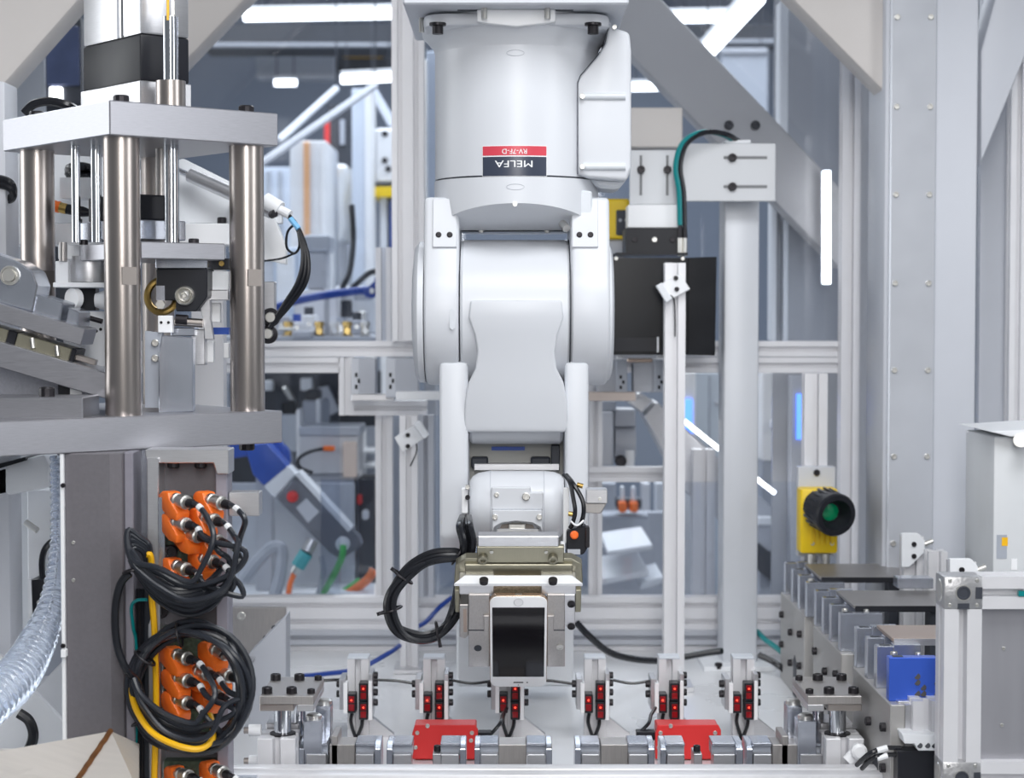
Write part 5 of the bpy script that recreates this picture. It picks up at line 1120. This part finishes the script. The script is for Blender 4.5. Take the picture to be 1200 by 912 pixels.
# glass enclosure bars
for (a, b_, d, lab) in (((300, 196), (440, 100), 4.2, 'pale slanting bar rising above the white cabinet'), ((326, 165), (394, 104), 4.6, 'thin pale slanting bar beside the duct panel'), ((560, 700), (400, 560), 4.0, 'slanting bar')):
    if lab == 'slanting bar': continue
    q_ = W(*b_, d + .3); w_ = thing('slanting_bar', lab, 'bar', W(*a, d)); part('bar', B().tube([W(*a, d), q_], .009, 6), GREYP, w_); hang(w_, *q_)
bg('machine_cabinet', 'white cabinet with an orange stripe beyond the glass', 'cabinet', [('body', WHITE, (340, 165, 376, 395), .01, .3), ('bright_edge', WHITE2, (376, 165, 383, 395), 0, .3), ('stripe', RIBBON, (356, 166, 363, 394), 0, .01), ('foot', GREYM, (342, 395, 381, 980), .02, .25)], 4.6, 980)
bg('machine_cabinet', 'dark tall cabinet behind the white column', 'cabinet', [('body', DARK, (384, 122, 418, 195), 0, .3), ('red_strip', RED, (380, 140, 386, 170), -.02, .02), ('lamp_panel', GREYD, (398, 140, 404, 170), -.01, .02), ('pedestal', GREYD, (388, 195, 416, 900), .05, .2)], 5.6, 900)
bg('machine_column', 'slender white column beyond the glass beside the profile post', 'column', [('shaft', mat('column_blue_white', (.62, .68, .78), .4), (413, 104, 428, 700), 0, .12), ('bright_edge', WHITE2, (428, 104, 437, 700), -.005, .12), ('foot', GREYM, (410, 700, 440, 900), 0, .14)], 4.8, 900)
bg('feeder_drum', 'rounded white feeder drum between cabinet and column', 'drum', [('drum', WHITE, [(385, 192), (408, 192), (410, 215), (406, 240), (410, 262), (404, 285), (386, 285)], 0, .2, .01), ('orange_mark', YCAB, (390, 192, 395, 206), -.01, .02), ('stand', GREYM, (388, 285, 404, 900), .02, .15)], 5.0, 900)
t = bg('bolted_machine', 'white bolted machine head above a yellow bar', 'machine', [('head', WHITE2, (440, 150, 472, 214), 0, .2, .006), ('dark_gap', DARK, (437, 214, 472, 219), 0, .2), ('yellow_bar', YELLOW, (436, 219, 472, 231), -.01, .2), ('leg', WHITE, (446, 231, 454, 900), .02, .1), ('leg', BLUE, (458, 231, 466, 900), .03, .1)], 4.9, 900)
for x, y in ((451, 157), (451, 188), (455, 198)): bolt(t, W(x, y, 4.9), FRONT, .008, .004, BOLT)
w_ = thing('slanting_bar', 'dark slanting strut above the bolted machine', 'bar', W(462, 150, 5.2)); part('bar', B().tube([W(436, 105, 5.3), W(462, 150, 5.2)], .014, 6), GREYD, w_); hang(w_, *W(436, 105, 5.3))
# equipment on the bench behind the beam
bg('motor_unit', 'grey motor unit standing below the orange striped cabinet', 'motor', [('cap', GREYD, (356, 275, 386, 295), 0, .12, .004), ('body', GREYM, (360, 295, 382, 340), .01, .1, .004), ('base', ALU, (345, 340, 395, 391.8), .0, .14)], 3.9, 391.8)
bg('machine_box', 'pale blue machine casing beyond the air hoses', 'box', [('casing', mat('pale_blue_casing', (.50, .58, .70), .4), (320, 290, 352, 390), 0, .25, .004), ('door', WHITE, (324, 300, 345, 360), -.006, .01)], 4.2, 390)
bg('machine_box', 'white indexing unit with dark window on the bench', 'box', [('casing', WHITE, (392, 335, 440, 391), 0, .25, .004), ('window', DARK, (396, 352, 412, 372), -.006, .01), ('cap', GREYD, (415, 340, 436, 352), -.004, .05), ('knob', BOLTS, (420, 365, 428, 376), -.015, .02)], 4.0, 396)
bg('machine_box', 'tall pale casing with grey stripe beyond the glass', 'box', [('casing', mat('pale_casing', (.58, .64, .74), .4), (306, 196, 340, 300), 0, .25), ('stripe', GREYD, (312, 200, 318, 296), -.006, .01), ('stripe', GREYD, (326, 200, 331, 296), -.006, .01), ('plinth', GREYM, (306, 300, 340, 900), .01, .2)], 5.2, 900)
t = bg('hose_clamp', 'blue clamp arm with a hooked end beyond the beam', 'clamp', [('hook', BLUEC, [(425, 342), (438, 330), (441, 320), (444, 322), (444, 345), (436, 350), (428, 348)], 0, .03, .002)], 3.63, 396)
part('arm', B().tube(catmull([W(318, 362, 3.63), W(350, 352, 3.64), W(395, 344, 3.64), W(432, 340, 3.64)]), .008, 8), BLUEC, t); part('bolt', B().lathe([(0, .006), (.004, .004)], W(436, 341, 3.63), FRONT, 12), BOLTS, t)
part('stand', B().px(380, 344, 386, 393.5, 3.64, .01), GREYM, t)
solo('hanging_cable', B().tube(catmull([W(412, 240, 3.9), W(414, 280, 3.9), W(410, 318, 3.9), W(402, 336, 3.9), W(404, 345, 3.9), W(430, 322, 3.9), W(441, 318, 3.9)]), .006, 8), RUBG, 'grey cable dangling in front of the slender column', 'cable')
for i, (x, m_, lab) in enumerate(((338, GOLD, 'dull brass fitting nearest the air hoses on the bench'), (374, GOLD, 'brass fitting beside a white one on the bench'), (392, WHITE2, 'white fitting between brass fittings on the bench'), (407, GOLD, 'brass fitting beside the grey connector on the bench'), (428, BOLTS, 'grey metal fitting at the end of the bench'))):
    t = thing('pipe_fitting', lab, 'fitting', W(x, 395, 3.62)); part('body', B().lathe([(0, .011), (.004, .012), (.004, .008), (.022, .008), (.022, .011), (.03, .009)], W(x, 395, 3.64), UP, 14), m_, t); part('branch', B().cyl(W(x, 388, 3.64), W(x, 388, 3.61), .006, n=10), m_, t)
for i, (x, y0, w, m1, m2, lab) in enumerate(((330, 362, 9, WHITE, GREYM, 'small white valve unit on the bench next to the air hoses'), (348, 368, 7, BLUE, WHITE, 'small blue capped valve unit on the bench'), (362, 360, 8, DARK, WHITE2, 'dark capped valve unit on the bench'), (400, 372, 8, GREYD, WHITE, 'low grey capped valve unit on the bench'), (418, 366, 8, DARK, GREYM, 'dark capped valve unit near the bench end'))):
    t = thing('valve_unit', lab, 'valve', W(x, 394, 3.72)); part('body', B().px(x - w, y0 + 9, x + w, 393, 3.72, .05), m2, t, .002); part('cap', B().cyl(W(x, y0 + 9, 3.745), W(x, y0, 3.745), w * .0012, n=14), m1, t); part('port', B().cyl(W(x, (y0 + 400) / 2, 3.725), W(x, (y0 + 400) / 2, 3.70), .005, n=10), BOLTS, t)
bg('bench_block', 'grey flat block lying on the bench', 'block', [('block', GREYM, (342, 388, 364, 396), 0, .1), ('rod', BOLTS, (325, 384, 345, 388), .02, .02)], 3.55, 396)
# seen below the beam
bg('gripper_station', 'grey station with clamped white parts under the beam', 'machine', [('body', mat('station_grey', (.50, .53, .58), .4), (316, 486, 348, 530), 0, .15, .003), ('bright_edge', WHITE2, (347, 480, 352, 540), -.01, .16), ('knob', BLACK, (330, 470, 346, 486), .02, .05, .004), ('stand', GREYM, (320, 530, 344, 700), .02, .1)], 3.7, 700)
bg('gripper_station', 'dark station with a pale front plate under the beam', 'machine', [('body', GREYD, (354, 470, 378, 500), 0, .15, .003), ('edge', WHITE, (370, 468, 375, 502), -.01, .1), ('cap', BLACK, (358, 457, 374, 470), .02, .06, .003), ('stand', GREYM, (356, 500, 376, 700), .03, .1)], 3.75, 700)
bg('machine_box', 'dark machine casing in the gap under the beam', 'box', [('casing', DARK, (262, 437, 440, 500), 0, .2), ('white_part', WHITE, (352, 443, 366, 458), -.02, .02, .003), ('white_part', WHITE, (305, 446, 320, 458), -.02, .02, .003), ('bar', BOLTS, [(330, 455), (336, 452), (346, 470), (341, 472)], -.03, .02), ('arm', GREYM, [(372, 455), (384, 452), (398, 482), (380, 490)], -.03, .02), ('plinth', DARK, (262, 500, 440, 575), .02, .2)], 4.3, 800)
t = bg('control_box', 'grey control box with dark top and orange plug', 'box', [('box', mat('control_grey', (.55, .56, .59), .45), (350, 510, 420, 556), 0, .12, .003), ('top_band', GREYD, (350, 500, 422, 511), -.004, .13), ('beige_post', PEACH, (402, 518, 418, 560), -.015, .015), ('plug', ORANGE, (378, 523, 392, 529), -.02, .015, .002), ('stand', GREYM, (356, 556, 414, 700), .02, .1)], 3.55, 700)
part('cable', B().tube(catmull([W(378, 526, 3.53), W(362, 530, 3.52), W(350, 538, 3.52), W(352, 548, 3.52), W(366, 554, 3.53)]), .0035, 6), RUB, t)
bg('shelf_rack', 'small white shelf rack beside the grey post', 'rack', [('shelf', WHITE, (418, 528, 440, 532), 0, .1), ('shelf', WHITE, (418, 545, 440, 549), 0, .1), ('upright', WHITE2, (420, 505, 425, 560), -.01, .1), ('back', GREYD, (418, 500, 440, 700), .1, .02)], 3.75, 700)
t = thing('blue_actuator', 'slanting actuator with blue body and grey motor with red button', 'actuator', W(345, 700, 3.35))
d = 3.35
part('blue_body', B().pxprism([(286, 522), (312, 519), (337, 547), (309, 570), (296, 556)], d, .06), BLUE, t, .004, 2); part('blue_flange', B().pxprism([(268, 519), (290, 519), (296, 534), (270, 538)], d + .01, .06), BLUE, t, .003)
part('blue_arm', B().pxprism([(322, 512), (338, 528), (340, 544), (330, 540), (318, 524)], d + .08, .03), BLUE, t, .003)
part('coupling', B().pxprism([(309, 570), (337, 546), (347, 556), (322, 584)], d, .055), WHITE, t, .003)
mo = part('motor', B().pxprism([(323, 584), (347, 560), (420, 630), (424, 640), (400, 656), (386, 648)], d, .05), mat('motor_grey', (.15, .16, .19), .45), t, .003)
part('motor_edge', B().pxprism([(345, 556), (350, 553), (412, 620), (408, 624)], d - .004, .06), WHITE, t, .001)
part('red_button', B().lathe([(0, .0105), (.006, .010), (.008, .006)], W(343, 582, d), FRONT, 20), RED, mo); part('type_label', B().pxprism([(347, 595), (359, 584), (374, 600), (361, 613)], d - .001, .002), GREYP, mo)
part('round_socket', B().lathe([(0, .013), (.010, .013), (.012, .008)], W(402, 637, d), FRONT, 16), WHITE, mo)
part('teal_plug', B().cyl(W(359, 648, d - .01), W(349, 664, d - .01), .013, n=14), mat('teal_plastic', (.06, .42, .46), .4), t); part('plug_neck', B().cyl(W(366, 634, d), W(359, 648, d - .01), .011, n=14), ALUS, t); part('plug_tail', B().cyl(W(349, 664, d - .01), W(345, 672, d - .01), .008, n=12), BOLTS, t)
part('orange_cable', B().tube(catmull([W(345, 672, d - .01), W(340, 685, d), W(338, 700, d + .02)]), .005, 8), ORANGE, t); part('green_cable', B().tube(catmull([W(402, 640, d - .012), W(400, 655, d - .02), W(388, 680, d), W(376, 700, d + .02)]), .006, 8), GREEN, t)
part('grey_cable', B().tube(catmull([W(376, 652, d), W(379, 670, d), W(372, 700, d + .02)]), .005, 8), GREYD, t); part('stand', B().px(300, 560, 318, 702, d + .05, .05), GREYM, t)
solo('hanging_cable', B().tube(catmull([W(285, 680, 3.3), W(300, 660, 3.3), W(318, 642, 3.3), W(330, 645, 3.3), W(328, 675, 3.3), W(322, 698, 3.3)]), .011, 8), GREYD, 'thick grey cable bent like a hook beside the actuator', 'cable')
solo('hanging_cable', B().tube(catmull([W(405, 698, 3.4), W(420, 688, 3.4), W(432, 678, 3.4), W(438, 668, 3.4)]), .008, 8), ORANGE, 'orange cable end at the foot of the grey post', 'cable')
solo('hanging_cable', B().tube(catmull([W(396, 698, 3.42), W(408, 690, 3.42), W(422, 680, 3.42)]), .006, 8), GREEN, 'green cable end beside the orange cable', 'cable')
solo('acrylic_guard', B().px(376, 562, 438, 700, 3.25, .006), GLASS2, 'clear acrylic guard sheet beside the blue actuator', 'guard')
bg('machine_box', 'dark casing behind the acrylic guard', 'box', [('casing', DARK, (420, 560, 440, 700), 0, .1), ('red_lamp', RED, (418, 580, 424, 592), -.03, .02, .003), ('white_knob', WHITE2, (424, 598, 432, 610), -.03, .02, .004)], 3.6, 700)
# grey slotted blocks on the frame shelf
for i, (x0, x1, d, lab) in enumerate(((412, 440, 2.98, 'narrow grey slotted block on the frame bracket'), (452, 490, 2.95, 'wide grey slotted block on the frame bracket'))):
    t = thing('slotted_block', lab, 'block', W((x0 + x1) / 2, 468, d)); w_ = (x1 - x0) * .45
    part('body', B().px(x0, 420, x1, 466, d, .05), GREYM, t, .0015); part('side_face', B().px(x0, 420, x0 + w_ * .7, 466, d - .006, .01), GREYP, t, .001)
    for k in range(3): part('slot', B().px(x0 + 4 + (k % 2) * 3, 437 + 7 * k, x0 + 7 + (k % 2) * 3, 442 + 7 * k, d - .0066, .002), BLACK, t)
solo('shelf_bar', B().px(464, 459, 516, 469, 2.93, .03), WHITE2, 'short white bar below the wide slotted block', 'bar', .001)
solo('shelf_bar', B().px(412, 462, 462, 470, 2.97, .03), ALUS, 'grey bar below the narrow slotted block', 'bar', .001)
# right of the robot
for x0, x1, lab in ((700, 735, 'grey slotted block half hidden by the robot shoulder'), (742, 780, 'grey slotted block under the black hood')):
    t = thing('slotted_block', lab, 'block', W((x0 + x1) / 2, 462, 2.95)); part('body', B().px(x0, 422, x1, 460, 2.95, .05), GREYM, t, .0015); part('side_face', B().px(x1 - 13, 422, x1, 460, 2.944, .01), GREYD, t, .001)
    for k in range(3): part('slot', B().px(x1 - 9 + (k % 2) * 3, 440 + 6 * k, x1 - 6 + (k % 2) * 3, 444 + 6 * k, 2.9435, .002), BLACK, t)
solo('shelf_bar', B().px(690, 460, 745, 470, 2.93, .04), PEACH, 'beige bar below the slotted blocks under the hood', 'bar', .001)
bg('wire_harness', 'small red and brown wires under the black hood', 'wires', [('clip', BROWN, (735, 420, 765, 425), 0, .01), ('lamp', WHITE2, (722, 417, 730, 421), -.02, .01), ('lamp', WHITE2, (769, 417, 779, 421), -.02, .01)], 2.93, 425)
t = bg('motor_unit', 'grey boxed motor with round flange beside the robot elbow', 'motor', [('box', GREYP, (688, 482, 719, 546), 0, .1, .003), ('top', GREYD, (686, 470, 722, 482), .01, .1), ('neck', GREYM, (720, 480, 745, 500), .02, .08)], 3.15, 548)
part('flange', B().cyl(W(720, 518, 3.2), W(744, 518, 3.2), .032, n=24), GREYM, t); part('white_fitting', B().cyl(W(738, 546, 3.16), W(738, 528, 3.16), .008, n=12), WHITE2, t); part('knob', B().lathe([(0, .01), (.01, .01), (.014, .006)], W(727, 540, 3.15), FRONT, 14), BOLT, t)
t = thing('tilted_chute', 'slanting grey sheet chute behind the slim tall post', 'chute', W(800, 560, 3.3))
part('upper_cover', B().pxprism([(735, 472), (748, 459), (766, 470), (752, 485)], 3.25, .12), ALUS, t, .003); part('lower_cover', B().pxprism([(754, 487), (769, 470), (880, 572), (880, 640), (800, 575)], 3.27, .12), ALUS, t, .003)
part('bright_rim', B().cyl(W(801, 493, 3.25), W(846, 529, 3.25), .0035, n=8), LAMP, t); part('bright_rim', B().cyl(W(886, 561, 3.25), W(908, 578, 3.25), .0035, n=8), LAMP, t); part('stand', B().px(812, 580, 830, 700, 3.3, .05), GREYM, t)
t = bg('work_lamp', 'blue glowing work light panel between the posts', 'lamp', [('frame', WHITE2, (797, 436, 815, 700), 0, .05, .003)], 3.9, 700); part('glow', B().px(799, 468, 811, 512, 3.895, .01), LAMPB, t); part('glow', B().px(799, 518, 811, 560, 3.895, .01), LAMPB, t)
t = bg('work_lamp', 'faint blue work light behind the yellow camera post', 'lamp', [('frame', GREYM, (926, 440, 944, 900), 0, .05)], 3.25, 900); part('glow', B().px(934, 462, 940, 515, 3.245, .01), LAMPB, t)
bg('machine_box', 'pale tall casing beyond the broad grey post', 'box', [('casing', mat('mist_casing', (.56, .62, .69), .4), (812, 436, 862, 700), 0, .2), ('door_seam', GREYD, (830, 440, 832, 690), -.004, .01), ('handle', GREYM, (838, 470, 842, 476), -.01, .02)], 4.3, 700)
bg('machine_box', 'white bright casing with round knob between posts', 'box', [('casing', WHITE2, (893, 436, 910, 540), 0, .15), ('knob', WHITE, (904, 490, 912, 505), -.03, .03, .006), ('foot', GREYD, (893, 540, 910, 700), .01, .15)], 3.9, 700)
bg('machine_box', 'dark wedge machine between posts', 'box', [('wedge', GREYM, [(888, 580), (912, 600), (912, 640), (888, 655)], 0, .1), ('dark_wedge', DARK, [(888, 636), (912, 655), (912, 690), (888, 668)], -.01, .1), ('plate', WHITE, (888, 606, 905, 616), -.02, .08), ('stand', GREYM, (890, 660, 910, 700), .05, .1)], 3.6, 700)
bg('glass_casing', 'clear casing with white trays low behind the robot', 'casing', [('tray', WHITE2, [(712, 646), (765, 638), (765, 645), (712, 652)], 0, .3), ('tray', WHITE2, [(706, 678), (760, 668), (760, 676), (706, 686)], 0, .3), ('tray', WHITE, [(750, 684), (778, 676), (778, 684), (750, 692)], .02, .2), ('back', GREYP, (696, 600, 782, 700), .5, .02)], 3.5, 700)
t = bg('connector_row', 'row of orange lit connectors seen through the low pane', 'connectors', [('block', DARK, (722, 585, 752, 596), 0, .05), ('orange_plug', ORANGE, (725, 588, 735, 601), -.03, .03, .004), ('orange_plug', ORANGE, (738, 588, 748, 601), -.03, .03, .004), ('plug_top', WHITE2, (727, 570, 732, 588), -.02, .02, .003), ('plug_top', WHITE2, (740, 570, 745, 588), -.02, .02, .003), ('bar', GREYD, (700, 604, 760, 608), 0, .05)], 3.9, 700)
bg('machine_box', 'pale casing at the lower pane behind the robot', 'box', [('casing', GREYP, (700, 566, 722, 700), 0, .1), ('post', ALU, (752, 566, 762, 700), 0, .05), ('post', WHITE, (768, 566, 778, 700), .05, .05)], 4.2, 700)
bg('glass_edge', 'bright vertical acrylic edge beyond the diagonal brace', 'panel', [('edge', WHITE2, (914, 0, 924, 160), 0, .05), ('edge', WHITE2, (904, 236, 910, 400), .02, .05), ('edge', WHITE, (918, 240, 924, 400), .02, .05)], 3.24, 400)
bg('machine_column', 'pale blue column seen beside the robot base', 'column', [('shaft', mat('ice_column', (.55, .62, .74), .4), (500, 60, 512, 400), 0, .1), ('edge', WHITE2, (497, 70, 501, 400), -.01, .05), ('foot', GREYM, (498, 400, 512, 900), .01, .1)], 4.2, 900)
bg('teach_unit', 'yellow frame with dark display beside the robot shoulder', 'display', [('frame', YELLOW, (708, 233, 738, 280), 0, .04, .003), ('display', DARK, (722, 246, 738, 276), -.003, .005), ('key', GREYM, (725, 256, 729, 260), -.005, .004), ('key', GREYM, (732, 256, 736, 260), -.005, .004), ('holder', GREYM, (712, 280, 732, 400), .01, .03)], 3.0, 400)
bg('grey_cross_panel', 'grey panel between robot base and diagonal brace', 'panel', [('panel', GREYP, (738, 128, 795, 176), 0, .03), ('lower_panel', WHITE, (738, 240, 800, 300), .04, .02)], 3.115, 300)
bg('machine_box', 'dark blue casing seen over the press top plate', 'box', [('casing', DARK, (45, 20, 95, 120), 0, .2), ('lamp', LAMP, (58, 102, 72, 118), -.01, .02), ('panel', mat('ink_blue', (.06, .08, .16), .3, 0, .6, 14), (54, 30, 92, 100), -.01, .02), ('stand', DARK, (50, 120, 90, 900), .05, .1)], 3.6, 900)
